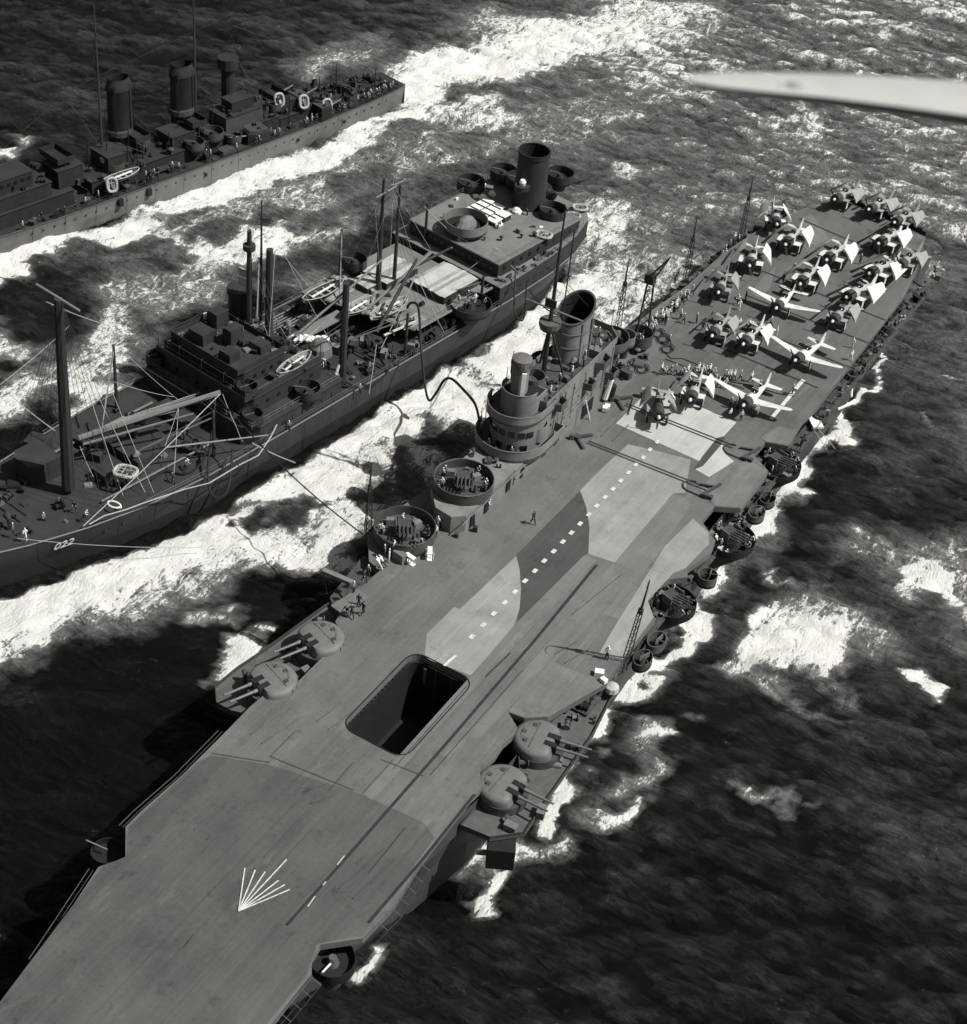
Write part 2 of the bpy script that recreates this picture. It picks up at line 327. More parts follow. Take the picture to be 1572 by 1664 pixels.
stroke([(700, 1420), (780, 1400), (860, 1390), (900, 1370)], [1.8, 2.2, 2, 1.4], [.45, .55, .68, .45]); stroke([(740, 1480), (780, 1470), (820, 1440)], [1, 1.4, 1.2], [.9, 1.1, .9])
stroke([(940, 1330), (1000, 1345), (1030, 1325)], [1.6, 1.4, 1.1], [.5, .85, .9]); stroke([(1040, 1200), (1110, 1190)], [1.6, 1.2], [.9, .9]); stroke([(588, 1578), (602, 1570)], [.5, .6], [.9, 1.0])
# rougher water far astern and abeam
for _ in range(46):
    x, y = R.uniform(-120, 110), R.uniform(150, 330); s = R.uniform(4, 16); stroke([(x, y), (x+s, y+R.uniform(-3, 5)), (x+1.7*s, y+R.uniform(-3, 6))], [1.5, R.uniform(1.5, 4), 1], [.25, R.uniform(.4, .62), .2], px=False)
for _ in range(18):
    x, y = R.uniform(20, 70), R.uniform(20, 140); s = R.uniform(3, 9); stroke([(x, y), (x+s, y+R.uniform(-3, 4))], [R.uniform(.5, 1.1), .5], [R.uniform(.4, .75), .3], px=False)
def hole(pts, w, k):
    global F
    G_ = F; F = np.zeros_like(GX); stroke(pts, w, [1]*len(pts)); m_ = np.clip(F, 0, 1); F = G_*(1-k*m_)
hole([(110, 412), (180, 402), (260, 390)], [2, 3, 2], .7); hole([(430, 440), (500, 425), (570, 405), (640, 360)], [3, 4, 4, 3], .75); hole([(690, 340), (760, 300), (850, 270)], [4, 5, 4], .6); hole([(230, 350), (330, 345)], [1.5, 1.5], .5)
hole([(240, 430), (310, 415)], [3, 3], .6); hole([(330, 372), (400, 362), (460, 350)], [1.6, 2, 1.6], .6); hole([(20, 470), (70, 445), (150, 430)], [2, 2, 2], .6); hole([(480, 375), (560, 350), (640, 310)], [1.5, 2, 2], .55); hole([(60, 470), (110, 500), (60, 520)], [4, 5, 4], .8); hole([(640, 215), (700, 205), (780, 215)], [3, 4, 4], .5); hole([(560, 300), (640, 285)], [2.5, 2.5], .5)
hole([(425, 862), (470, 825), (510, 800)], [1.3, 1.8, 1.2], .85); hole([(395, 835), (440, 815)], [1, 1.2], .6); hole([(680, 690), (720, 715), (750, 735)], [2, 3, 2.5], .75); hole([(590, 800), (630, 790)], [1.6, 1.6], .6); hole([(560, 745), (600, 735)], [1.2, 1.2], .5); hole([(640, 760), (690, 800), (650, 850)], [1.6, 2.2, 2.2], .5)
hole([(740, 590), (790, 620)], [1.6, 1.6], .5); hole([(180, 905), (230, 900)], [1, 1], .4); hole([(1120, 1075), (1170, 1020), (1215, 985)], [2, 2.6, 2], .85); hole([(1010, 1200), (1080, 1150), (1160, 1100)], [2, 2.6, 2], .8); hole([(920, 1330), (980, 1230)], [1.3, 1.5], .6)
stroke([(930, 1255), (1000, 1163), (1060, 1088), (1130, 997), (1200, 905), (1290, 787), (1345, 708), (1400, 640), (1450, 570)], [.55, .6, .6, .65, .6, .7, .8, .6, .45], [1.15, 1.2, 1.2, 1.2, 1.2, 1.2, 1.2, 1.1, 1.0])
J = np.gradient(DX, ax, axis=0)+np.gradient(DY, ay, axis=1)
cap = np.clip((-J-.34)*1.6, 0, .55)*inner*np.clip((fbm(GX/30, GY/30, 3)-.38)*4, 0, 1)*np.clip((GY-40)/60, .35, 1)
F = np.maximum(F, cap)
ss = lambda v, a, b: np.clip((v-a)/(b-a), 0, 1)**2*(3-2*np.clip((v-a)/(b-a), 0, 1))
streak = ss(fbm(GX/16+GY/40, GY/5.0, 4), .42, .72)
hn = samp(T1[0], 330., GX, GY)/T1[0].std(); hf = samp(T2[0], 137., GX, GY)/T2[0].std(); crest = np.clip(.45*hn+.75*hf, -1.3, 2.6)
churn_sheen = (.04+.03*streak+.03*crest)*(.12+.88*np.maximum(ss(GX, 0, 30), ss(GY, 30, 120)))+ss(GY, 70, 210)*ss(GX, -150, -50)*(.23+.15*ss(fbm(GX/38, GY/26+4, 4), .3, .75)+.07*crest)+ss(GX, 16, 40)*ss(GY, 30, 110)*.3*ss(fbm(GX/20, GY/30+9, 4), .35, .7)+.06*ss(fbm(GX/25+3, GY/25, 3), .5, .8)  # broken water, plus sky sheen, haze and light crests painted into its tone
churn_sheen = np.maximum(churn_sheen, 0)*inner
F = np.maximum(F, churn_sheen)+.25*np.minimum(F, churn_sheen)
# clear dark water right against the oiler's side
lx = (GX-OI.o.x)*math.cos(OI.a)+(GY-OI.o.y)*math.sin(OI.a); ly = -(GX-OI.o.x)*math.sin(OI.a)+(GY-OI.o.y)*math.cos(OI.a)
bw_ = np.interp(ly, [-101, -83, -66, -56, -40, 10, 30, 38], [.4, 5.8, 10.3, 11.6, 11.8, 11.7, 8, 1]); gap = np.interp(ly, [-110, -80, -50, -10, 38], [2.5, 2.6, 2.2, 1.0, .3])
F *= 1-.95*(ly < 36)*ss(gap+.6-(lx-bw_)+(fbm(GX/3, GY/3, 3)-.5)*1.6, 0, .8)*(lx > 0)
# the hulls push the water up where they break it
lump = (fbm(GX/2.2, GY/3.4, 4)-.5)
Z = Z*(1-.25*np.clip(F, 0, 1))+np.clip(F-.35, 0, 1)*(lump*1.0+.2)
X = GX+DX*(1-np.clip(F, 0, 1)*.6)*.9; Y = GY+DY*(1-np.clip(F, 0, 1)*.6)*.9
nx, ny = GX.shape
me = bpy.data.meshes.new('sea'); me.vertices.add(nx*ny); me.vertices.foreach_set('co', np.stack([X, Y, Z], -1).astype(np.float32).ravel())
idx = np.arange(nx*ny).reshape(nx, ny); q = np.stack([idx[:-1, :-1], idx[1:, :-1], idx[1:, 1:], idx[:-1, 1:]], -1).reshape(-1, 4)
me.loops.add(q.size); me.polygons.add(len(q)); me.loops.foreach_set('vertex_index', q.astype(np.int32).ravel())
me.polygons.foreach_set('loop_start', np.arange(0, q.size, 4, dtype=np.int32)); me.polygons.foreach_set('use_smooth', np.ones(len(q), bool))
at = me.attributes.new('foam', 'FLOAT', 'POINT'); at.data.foreach_set('value', F.astype(np.float32).ravel()); me.update(); me.validate()
sm = bpy.data.materials.new('sea_water'); sm.use_nodes = True; n = sm.node_tree.nodes; l = sm.node_tree.links; p = n['Principled BSDF']
me.materials.append(sm)
geo = n.new('ShaderNodeNewGeometry'); fa = n.new('ShaderNodeAttribute'); fa.attribute_name = 'foam'
def nz(scale, det, ro=.6, vec=None, dist=0.):
    t = n.new('ShaderNodeTexNoise'); t.inputs['Scale'].default_value = scale; t.inputs['Detail'].default_value = det; t.inputs['Roughness'].default_value = ro; t.inputs['Distortion'].default_value = dist
    l.new(vec or geo.outputs['Position'], t.inputs['Vector']); return t.outputs['Fac']
def mth(op, a, b=None, c=None, clamp=False):
    t = n.new('ShaderNodeMath'); t.operation = op; t.use_clamp = clamp
    for i, v in enumerate((a, b, c)):
        if v is None: continue
        if isinstance(v, (int, float)): t.inputs[i].default_value = v
        else: l.new(v, t.inputs[i])
    return t.outputs[0]
mp = n.new('ShaderNodeMapping'); mp.inputs['Rotation'].default_value = (0, 0, .12); mp.inputs['Scale'].default_value = (1.0, .42, 1); l.new(geo.outputs['Position'], mp.inputs['Vector'])
n1 = nz(.5, 10, .72, mp.outputs[0], 1.1); n2 = nz(2.6, 7, .75, mp.outputs[0], .6)
rid = mth('ABSOLUTE', mth('SUBTRACT', n1, .5)); rid = mth('SUBTRACT', 1.0, mth('MULTIPLY', rid, 7.0), clamp=True)    # thin lacy threads
n3 = nz(5.5, 4, .75, mp.outputs[0], .2)
nn = mth('ADD', mth('ADD', mth('MULTIPLY', mth('SUBTRACT', n1, .5), 2.9), mth('MULTIPLY', mth('SUBTRACT', n2, .5), 2.1)), mth('MULTIPLY', mth('SUBTRACT', n3, .5), 1.3))
lev = mth('MULTIPLY', fa.outputs['Fac'], mth('ADD', 1.0, nn))
mr = n.new('ShaderNodeMapRange'); mr.interpolation_type = 'SMOOTHSTEP'; mr.inputs['From Min'].default_value = .45; mr.inputs['From Max'].default_value = .68; l.new(lev, mr.inputs['Value'])
lg = mth('SUBTRACT', mth('MULTIPLY', fa.outputs['Fac'], 1.7), .12, clamp=True)
lace = mth('MULTIPLY', mth('MULTIPLY', rid, .75), mth('MULTIPLY', lg, mth('MULTIPLY', n2, n2)))
spk = n.new('ShaderNodeMapRange'); spk.interpolation_type = 'SMOOTHSTEP'; spk.inputs['From Min'].default_value = .66; spk.inputs['From Max'].default_value = .76; mpk = n.new('ShaderNodeMapping'); mpk.inputs['Rotation'].default_value = (0, 0, .5); mpk.inputs['Scale'].default_value = (.8, .35, 1); l.new(geo.outputs['Position'], mpk.inputs['Vector']); l.new(nz(1.9, 3, .6, mpk.outputs[0], .6), spk.inputs['Value'])
sk2 = n.new('ShaderNodeMapRange'); sk2.inputs['From Min'].default_value = .5; sk2.inputs['From Max'].default_value = .68; l.new(nz(.12, 3), sk2.inputs['Value'])
glint_fleck = mth('MULTIPLY', mth('MULTIPLY', spk.outputs[0], sk2.outputs[0]), mth('MULTIPLY', mth('SUBTRACT', fa.outputs['Fac'], .03, clamp=True), 5.0, clamp=True))  # sharp glints painted in as pale flecks, mixed with the foam
foam = mth('MAXIMUM', mth('MAXIMUM', mr.outputs[0], lace), mth('MULTIPLY', glint_fleck, .6))
mp2 = n.new('ShaderNodeMapping'); mp2.inputs['Rotation'].default_value = (0, 0, .1); mp2.inputs['Scale'].default_value = (.36, 1.15, 1); l.new(geo.outputs['Position'], mp2.inputs['Vector']); wr = nz(.9, 9, .66, mp2.outputs[0], .5); wr2 = nz(.3, 6, .6, mp2.outputs[0])
wat = n.new('ShaderNodeMix'); wat.data_type = 'RGBA'; wat.inputs[6].default_value = G(.0025); wat.inputs[7].default_value = G(.21); rp = n.new('ShaderNodeMapRange'); rp.interpolation_type = 'SMOOTHSTEP'; rp.inputs['From Min'].default_value = .36; rp.inputs['From Max'].default_value = .66; rp.inputs['To Min'].default_value = .25; rp.inputs['To Max'].default_value = 2.0; l.new(mth('ADD', mth('MULTIPLY', wr, .75), mth('MULTIPLY', nz(3.6, 5, .7, mp2.outputs[0], .3), .25)), rp.inputs['Value']); l.new(mth('MULTIPLY', mth('SUBTRACT', fa.outputs['Fac'], .02, clamp=True), rp.outputs[0], clamp=True), wat.inputs[0])  # ripple light and dark painted into the aerated water colour
p.inputs['IOR'].default_value = 1.33; p.inputs['Roughness'].default_value = .16; l.new(wat.outputs[2], p.inputs['Base Color'])
bp = n.new('ShaderNodeBump'); bp.inputs['Strength'].default_value = 1.0; bp.inputs['Distance'].default_value = 1.7; l.new(mth('ADD', wr, mth('MULTIPLY', wr2, 1.2)), bp.inputs['Height']); l.new(bp.outputs[0], p.inputs['Normal'])
df = n.new('ShaderNodeBsdfDiffuse'); df.inputs['Color'].default_value = G(.76)
b2 = n.new('ShaderNodeBump'); b2.inputs['Strength'].default_value = .9; b2.inputs['Distance'].default_value = .8; l.new(mth('ADD', n1, mth('MULTIPLY', n2, .5)), b2.inputs['Height']); l.new(b2.outputs[0], df.inputs['Normal'])
mx = n.new('ShaderNodeMixShader'); l.new(foam, mx.inputs[0]); l.new(p.outputs[0], mx.inputs[1]); l.new(df.outputs[0], mx.inputs[2]); l.new(mx.outputs[0], n['Material Output'].inputs[0])
tag(link('sea', me), 'dark rough sea streaked with white foam between the ships', 'sea', kind='structure')
# ------------------------------------------------------------------ aircraft carrier
DZ = 13.5
cv = thing('aircraft_carrier', 'grey aircraft carrier with planes parked on its flight deck and an island beside it', 'ship')
def W2(pts, z=DZ): return [tuple(B(x, y, z).to_2d()) for x, y in pts]
# hull
hy = [-94, -88, -76, -60, -44, -28, -10, 20, 60, 100, 122, 134, 140]
hw = [.2, 1.0, 2.4, 4.2, 6.2, 8.6, 12.4, 13.9, 13.9, 13.6, 12.2, 10.5, 8.6]
fl = [1.2, 3.6, 6.0, 8.0, 9.6, 11.0, 13.2, 13.95, 13.95, 13.7, 12.6, 11, 9.2]
mb = MB()
def ring(ws, z, g=1.0): return [(w_*g, y, z) for y, w_ in zip(hy, ws)]+[(-w_*g, y, z) for y, w_ in zip(hy[::-1], ws[::-1])]
mb.sections([ring(hw, -3, .96), ring(hw, 1), ring(hw, 5), ring(fl, 9.5), ring(fl, 12.2, .985)], caps=False)
mb.obj('hull', 'hull_grey', cv)
# flight deck
port = W2([(1505, 385), (1490, 440), (1470, 480), (1400, 570), (1330, 660), (1305, 684), (1282, 725), (1244, 718), (1225, 739), (1249, 765), (1244, 775), (1205, 826), (1161, 823), (1141, 847), (1163, 879), (1156, 897), (1117, 925), (1118, 938), (1090, 941), (1070, 950), (1053, 975), (1058, 995), (1066, 1005), (1018, 1065), (986, 1110), (891, 1165), (853, 1167), (826, 1157), (841, 1182), (834, 1195), (818, 1209), (805, 1229), (780, 1252), (781, 1268), (786, 1278), (765, 1298), (685, 1400), (639, 1474), (590, 1525), (521, 1535), (507, 1558), (507, 1581), (441, 1664)])
stbd = W2([(60, 1560), (160, 1409), (204, 1394), (204, 1344), (231, 1317), (296, 1260), (372, 1184), (407, 1148), (440, 1120), (486, 1106), (521, 1071), (557, 1038), (555, 1024), (545, 1011), (551, 1000), (574, 960), (589, 951), (618, 927)])
outline = port+[(12.2, -60), (10.5, -76), (6, -90), (-4.5, -91), (-7.6, -78), (-8.8, -64)]+stbd+[(-17.5, 14), (-20.4, 18), (-20.4, 24), (-19.6, 30), (-20, 40), (-19.6, 58), (-18, 70), (-16.6, 82), (-14.8, 98.3), (-14.5, 111.9), (-13, 123.4), (-9.4, 135.9), (-6.2, 141.6), (0, 141.4)]
def rrect(x0, x1, y0, y1, r, n=5):
    o = []
    for cx, cy, a in ((x1-r, y1-r, 0), (x0+r, y1-r, PI/2), (x0+r, y0+r, PI), (x1-r, y0+r, 1.5*PI)):
        o += [(cx+r*math.cos(a+PI/2*i/n), cy+r*math.sin(a+PI/2*i/n)) for i in range(n+1)]
    return o
hole = rrect(-4.4, 4.0, -10.8, 4.0, 1.7)
MB().prism(outline, DZ-.9, DZ, hole=hole, bot=True).obj('flight_deck', 'deck', cv)
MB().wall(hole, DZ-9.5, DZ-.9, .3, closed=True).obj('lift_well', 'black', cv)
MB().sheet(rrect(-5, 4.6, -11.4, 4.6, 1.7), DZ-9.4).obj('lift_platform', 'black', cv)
MB().wall(hole, DZ+.004, DZ+.1, -.1, closed=True).obj('lift_coaming', 'black', cv)
for i in range(16):
    y = -9.2+i*.72; MB().box((-4.25, y, DZ-3.4), (.25, .16, 5.0)).obj('well_rib', ['black', 'steel'][i % 2], cv)
MB().box((-2.4, 3.6, DZ-2.6), (.35, .14, 2.4)).obj('well_light_panel', 'gun_grey', cv)
for x in (-3.2, -1.0, 1.2, 3.0): MB().box((x, 3.75, DZ-3.4), (.16, .2, 5)).obj('guide_rail', 'dark_grey', cv)
for k in range(3): MB().box((-.2, 3.8, DZ-1.6-k*1.5), (8.0, .16, .16)).obj('well_girder', 'dark_grey', cv)
# paint on the deck, each area its own thin coat; bow coat adds lens falloff
def c7(*q): return [(700+a/3.144, 760+b/3.144) for a, b in q]
def c4(*q): return [(1000+a/3.93, 600+b/3.93) for a, b in q]
def c5(*q): return [(540+a/3.023, 1040+b/3.023) for a, b in q]
def c1(*q): return [(1000+a/2.748, 280+b/2.748) for a, b in q]
ck = [0]
def coat(pts, m_, name='paint_area', world=False):
    ck[0] += 1; MB().sheet(pts if world else W2(pts), DZ+.006+(.0022*ck[0] if ck[0] < 45 else .1+.0004*ck[0])).obj(name, m_, cv)
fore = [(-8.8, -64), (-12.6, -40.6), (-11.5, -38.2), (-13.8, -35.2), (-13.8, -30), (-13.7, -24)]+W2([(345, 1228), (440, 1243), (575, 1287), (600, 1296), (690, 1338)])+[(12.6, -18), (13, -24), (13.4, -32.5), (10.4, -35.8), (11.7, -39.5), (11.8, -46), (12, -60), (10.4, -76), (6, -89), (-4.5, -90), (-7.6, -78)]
coat(fore, 'deck_fore', world=True)  # darker bow tone past the seam, with lens falloff put into its colour
coat([(-9.6, 64), (12, 69), (14.6, 70.5), (14.3, 98), (13.9, 118), (12.9, 127), (10, 138.6), (0, 141), (-6, 141.2), (-9.2, 135.6), (-12.8, 123.2), (-14.2, 112), (-14.4, 98), (-15.6, 84), (-9.6, 80)], 'deck_aft', world=True)
coat(c7((438, 452), (455, 520), (462, 620), (455, 720), (425, 810), (330, 920), (206, 1062), (0, 985), (-30, 965), (-20, 850), (120, 712), (150, 722)), 'deck_light')
coat(c7((762, 120), (795, 200), (812, 300), (805, 440), (782, 450), (440, 790), (455, 720), (462, 620), (455, 520), (438, 445)), 'deck_dark')
coat(c7((764, 116), (885, -5), (1010, -120), (1180, -80), (1330, -40), (1300, 130), (1240, 130), (940, 485), (806, 440), (812, 300), (795, 200)), 'deck_light')
coat(c7((1240, 130), (1295, 150), (1330, 190), (1190, 400), (960, 775), (880, 748), (1045, 535), (940, 485)), 'deck_mid')
coat(c7((1340, 260), (1420, 330), (1425, 390), (1300, 515), (1240, 540), (1110, 680), (1140, 765), (980, 980), (860, 950), (960, 780), (1195, 405)), 'deck_light')
coat(c7((782, 452), (850, 470), (420, 920), (110, 1250), (-60, 1440), (-300, 1700), (-340, 1670), (205, 1065), (330, 920), (425, 815), (445, 792)), 'deck_mid')
coat(c7((930, 490), (1040, 535), (870, 745), (640, 985), (400, 1230), (250, 1383), (180, 1383), (520, 985), (700, 790)), 'deck_mid')
coat(c7((610, 985), (895, 1105), (600, 1275), (480, 1275), (400, 1245)), 'deck_mid', 'port_deck_flap')
for i in range(5):
    a = [(640-40*i, 1000+52*i), (850-55*i, 1085+40*i)]; P = [Vector(q) for q in W2(c7(*a))]; d = (P[1]-P[0]).normalized(); nn_ = Vector((-d.y, d.x))*.05
    coat([tuple(P[0]-nn_*.5), tuple(P[1]-nn_*.5), tuple(P[1]+nn_*.5), tuple(P[0]+nn_*.5)], 'deck', 'plate_seam', True)
coat(c4((238, 112), (5, 348), (545, 592), (775, 340)), 'deck_pale', 'aft_lift')
coat(c4((650, 440), (690, 430), (700, 445), (545, 640), (505, 640), (555, 560)), 'deck_dark')
coat(c4((510, 640), (600, 690), (760, 590), (700, 540), (690, 470), (560, 620)), 'deck_pale')
coat(c4((600, 700), (740, 600), (830, 590), (885, 600), (970, 650), (800, 885), (640, 872), (540, 770)), 'deck_mid')
coat(c4((740, 610), (860, 650), (820, 680), (735, 650)), 'deck')
coat(c4((930, 440), (1040, 365), (1160, 390), (1110, 485), (965, 462)), 'deck_mid')
coat(c1((860, 860), (1060, 590), (1000, 600), (880, 740), (850, 790)), 'deck_mid', 'paint_area')
coat(c1((660, 470), (720, 420), (690, 520), (640, 560), (600, 540)), 'deck_mid')
coat(c1((840, 200), (880, 190), (960, 300), (890, 330), (800, 270)), 'deck_mid')
dash = c7((210, 865), (270, 804), (323, 747), (379, 690), (431, 636), (483, 580), (533, 529), (581, 478), (629, 429), (676, 380), (720, 334), (764, 288), (809, 241), (849, 197), (892, 152), (932, 110), (972, 68))+c4((86, 662), (132, 612), (180, 566), (222, 517), (270, 468))
for q in dash:
    c = B(*q); coat([(c.x-.26, c.y-.42), (c.x+.26, c.y-.42), (c.x+.26, c.y+.42), (c.x-.26, c.y+.42)], 'white_paint', 'centreline_dash', True)
def line(a, b, wd, m_, name, world=False):
    P = [Vector(q) for q in ([a, b] if world else W2([a, b]))]; d = (P[1]-P[0]).normalized(); k = Vector((-d.y, d.x))*wd/2
    coat([tuple(P[0]-k), tuple(P[1]-k), tuple(P[1]+k), tuple(P[0]+k)], m_, name, True)
line((722, 1083), (741, 1066), .35, 'white_paint', 'centreline_bar')
for a in ((398, 1412), (415, 1415), (431, 1418), (466, 1398), (453, 1432), (463, 1439), (471, 1447)): line((388, 1482), a, .14, 'white_paint', 'wind_mark')
line((1253, 682), (1290, 637), .55, 'white_paint', 'white_deck_line'); line((1293, 633), (1306, 618), .6, 'white_paint', 'white_deck_line')
for a, b, wd in (((467, 1504), (560, 1399), .28), ((560, 1399), (735, 1199), .32), ((735, 1199), (871, 1040), .32), ((871, 1040), (970, 919), .35), ((690, 1395), (600, 1500), .3), ((772, 1292), (690, 1395), .3), ((790, 1100), (830, 1062), .15)): line(a, b, wd, 'slot', 'catapult_slot')
for a, b in (((640, 1250), (760, 1115)), ((700, 1260), (850, 1090)), ((440, 1230), (480, 1190)), ((535, 1285), (575, 1240)), ((440, 1230), (575, 1285)), ((345, 1225), (440, 1240)), ((300, 1540), (315, 1520)), ((590, 1290), (640, 1235)), ((620, 1235), (690, 1262)), ((930, 1000), (1010, 935)), ((600, 1420), (660, 1345))): line(a, b, .08, 'deck_dark', 'deck_seam')
for a, b in (((500, 1475), (512, 1458)), ((525, 1440), (530, 1434)), ((548, 1407), (560, 1392))): line(a, b, .13, 'deck_pale', 'slot_marker')
# arrester wires, safety barriers
def wire(a, b, z=.14):
    P = [B(*a, DZ+z), B(*b, DZ+z)]; MB().tube(P, .06, 4).obj('arrester_wire', 'black', cv)
for a, b in (((954, 719), (1150, 797)), ((957, 716), (1153, 793)), ((1015, 658), (1191, 728)), ((1018, 655), (1194, 724)), ((1082, 583), (1210, 632)), ((1150, 555), (1330, 630)), ((1180, 515), (1390, 600)), ((1215, 480), (1420, 560)), ((1240, 440), (1440, 520)), ((1300, 355), (1480, 432))): wire(a, b)
def barrier(px, py, s):
    c = B(px, py); mb = MB()
    mb.box((c.x+s*.3, c.y+.5, DZ+.25), (3.4, .4, .4), .9*s).box((c.x+s*.9, c.y-.8, DZ+.22), (2.6, .35, .36), -.7*s).box((c.x, c.y, DZ+.3), (.9, .9, .5)).cyl((c.x-.6*s, c.y-.5, DZ), (c.x-.6*s, c.y-.5, DZ+.7), .35, n=8)
    mb.obj('barrier_stanchion', 'dark_grey', cv)
barrier(938, 713, 1); barrier(1003, 651, 1)
for x, y in ((1150, 797), (1215, 737)):
    c = B(x, y); mb = MB(); mb.wall(circ((c.x-2.0, c.y-.6), 1.3, 10, PI*.5, PI*1.5)+[(c.x+.2, c.y-1.9)], DZ+.1, DZ+.22, .14); mb.box((c.x+.6, c.y+.5, DZ+.35), (.3, 3.0, .35), -.25); mb.box((c.x-.4, c.y+.7, DZ+.25), (2.0, .25, .25), .35); mb.box((c.x+.3, c.y-1.5, DZ+.35), (.7, .8, .6)); mb.box((c.x+1.1, c.y-1.4, DZ+.3), (.5, .6, .5)); mb.obj('barrier_stanchion', 'dark_grey', cv)
# round-down fittings at the stern
MB().wall([(-5.8, 141.7), (0, 141.3), (10.2, 139.2)], DZ, DZ+.7, .3).obj('stern_palisade', 'black', cv)
for i in range(9): 
    t = i/8; MB().box((-4.5+t*13.5, 141.9-t*2.2, DZ+.55), (.8, .5, .9)).obj('stern_fitting', 'black', cv)

# ---- sponsons, turrets
def platform(pts, z, name='sponson', m_='steel', rim=1.0, sup=5, rimm='hull_grey'):
    o = MB().prism(pts, z-.4, z).obj(name, m_, cv)
    c = Vector((sum(p[0] for p in pts)/len(pts), sum(p[1] for p in pts)/len(pts)))
    lo = [tuple(Vector((math.copysign(13.4, c.x), c.y)).lerp(Vector(p), .55)) for p in pts]
    MB().sections([[(p[0], p[1], z-sup) for p in lo], [(p[0], p[1], z-.42) for p in pts]]).obj('sponson_support', 'hull_grey', o)
    if rim: MB().wall(pts, z, z+rim, .1, closed=True).obj('sponson_rim', rimm, o)
    return o
platform([(-13, -13.4), (-16.6, -14.6), (-18.6, -14.6), (-20.4, -12.6), (-20.2, -9), (-19.4, -4), (-18.8, 1), (-18.2, 6), (-17, 8.6), (-13, 8.6)], 11.3, rim=.5)
platform([(13, -13.2), (16.5, -12.8), (19.2, -10), (18.8, -4), (18.3, 7), (17, 15), (13, 15.5)], 10.9, rim=.35)
mb = MB().box((17.6, -12.0, 8.8), (3.0, 2.4, 3.0), .5); mb.obj('sponson_locker', 'black', cv)
for k in (-1, 1): MB().box((16.6+k*1.0+.6, -12.9+k*.6, 9.2), (1.3, .12, .9), .5).obj('locker_door', 'gun_grey', cv)
def turret(x, y, z, ang, s=1.0):
    t = link('gun_turret', None, cv, (x, y, z), ang)
    MB().lathe([(2.95, -2.4), (2.95, 0)], n=28).obj('barbette', 'dark_grey', t, True)
    mb = MB(); prof = [(2.85, 0), (2.85, .72), (2.72, .98), (2.35, 1.16), (1.4, 1.22), (.01, 1.24)]
    n = 32; b = 0
    for r, h in prof:
        for i in range(n):
            a = 2*PI*i/n; px_, py_ = r*math.cos(a), r*math.sin(a); mb.v.append((px_, max(py_, -2.05+.25*h), h))
    for q in range(len(prof)-1):
        for i in range(n): j = (i+1) % n; mb.face((q*n+i, q*n+j, q*n+n+j, q*n+n+i))
    o = mb.obj('gun_house', 'turret_top', t, True)
    for k in (-.62, .62):
        mb = MB().box((k, -1.6, .85), (.7, 1.5, .84)); mb.obj('gun_port', 'black', t)
        mb = MB().cyl((k, -1.2, .85), (k, -2.9, .95), .24, .22, 10).cyl((k, -2.9, .95), (k, -6.0, 1.13), .17, .13, 10); mb.obj('gun_barrel', 'gun_grey', t, True)
    for k in ((1.4, .9), (-1.2, 1.2), (0, 1.7)): MB().box((k[0], k[1], 1.22), (.45, .45, .18)).obj('hatch', 'dark_grey', t)
    MB().box((2.55, .1, .45), (.5, .25, .4)).obj('sight_port', 'black', t); MB().box((-2.55, .3, .45), (.5, .25, .4)).obj('sight_port', 'black', t)
    for i in range(9): a = .35+i*.3; MB().box((2.86*math.cos(a), 2.86*math.sin(a), .4), (.07, .1, .8), a).obj('plate_strap', 'dark_grey', t)
    MB().tube([(1.9*math.cos(.3+i*.2), 1.9*math.sin(.3+i*.2), 1.4) for i in range(13)], .03, 4).obj('hand_rail', 'steel', t); MB().box((0, .5, 1.25), (4.2, .05, .04)).obj('plate_seam', 'dark_grey', t)
for px, py, z, a in ((443, 1102, 13.15, -.35), (521, 1034, 13.15, -.35), (876, 1198, 12.1, 1.75), (818, 1272, 12.1, 1.55)):
    c = B(px, py, z+1); turret(c.x, c.y, z, a)
# ready-use lockers, deck clutter on the sponsons
for px, py, z in ((470, 1065, 11.9), (560, 985, 11.9), (500, 1095, 11.6), (850, 1240, 11.4), (905, 1235, 11.4), (935, 1165, 11.3), (880, 1320, 11.3), (790, 1220, 11.4), (960, 1140, 11.3), (830, 1345, 11.2)):
    c = B(px, py, z); clutter(cv, c.x, c.y, z-.5, R.uniform(1, 1.8), ['steel', 'dark_grey', 'gun_grey'], 'llhr')
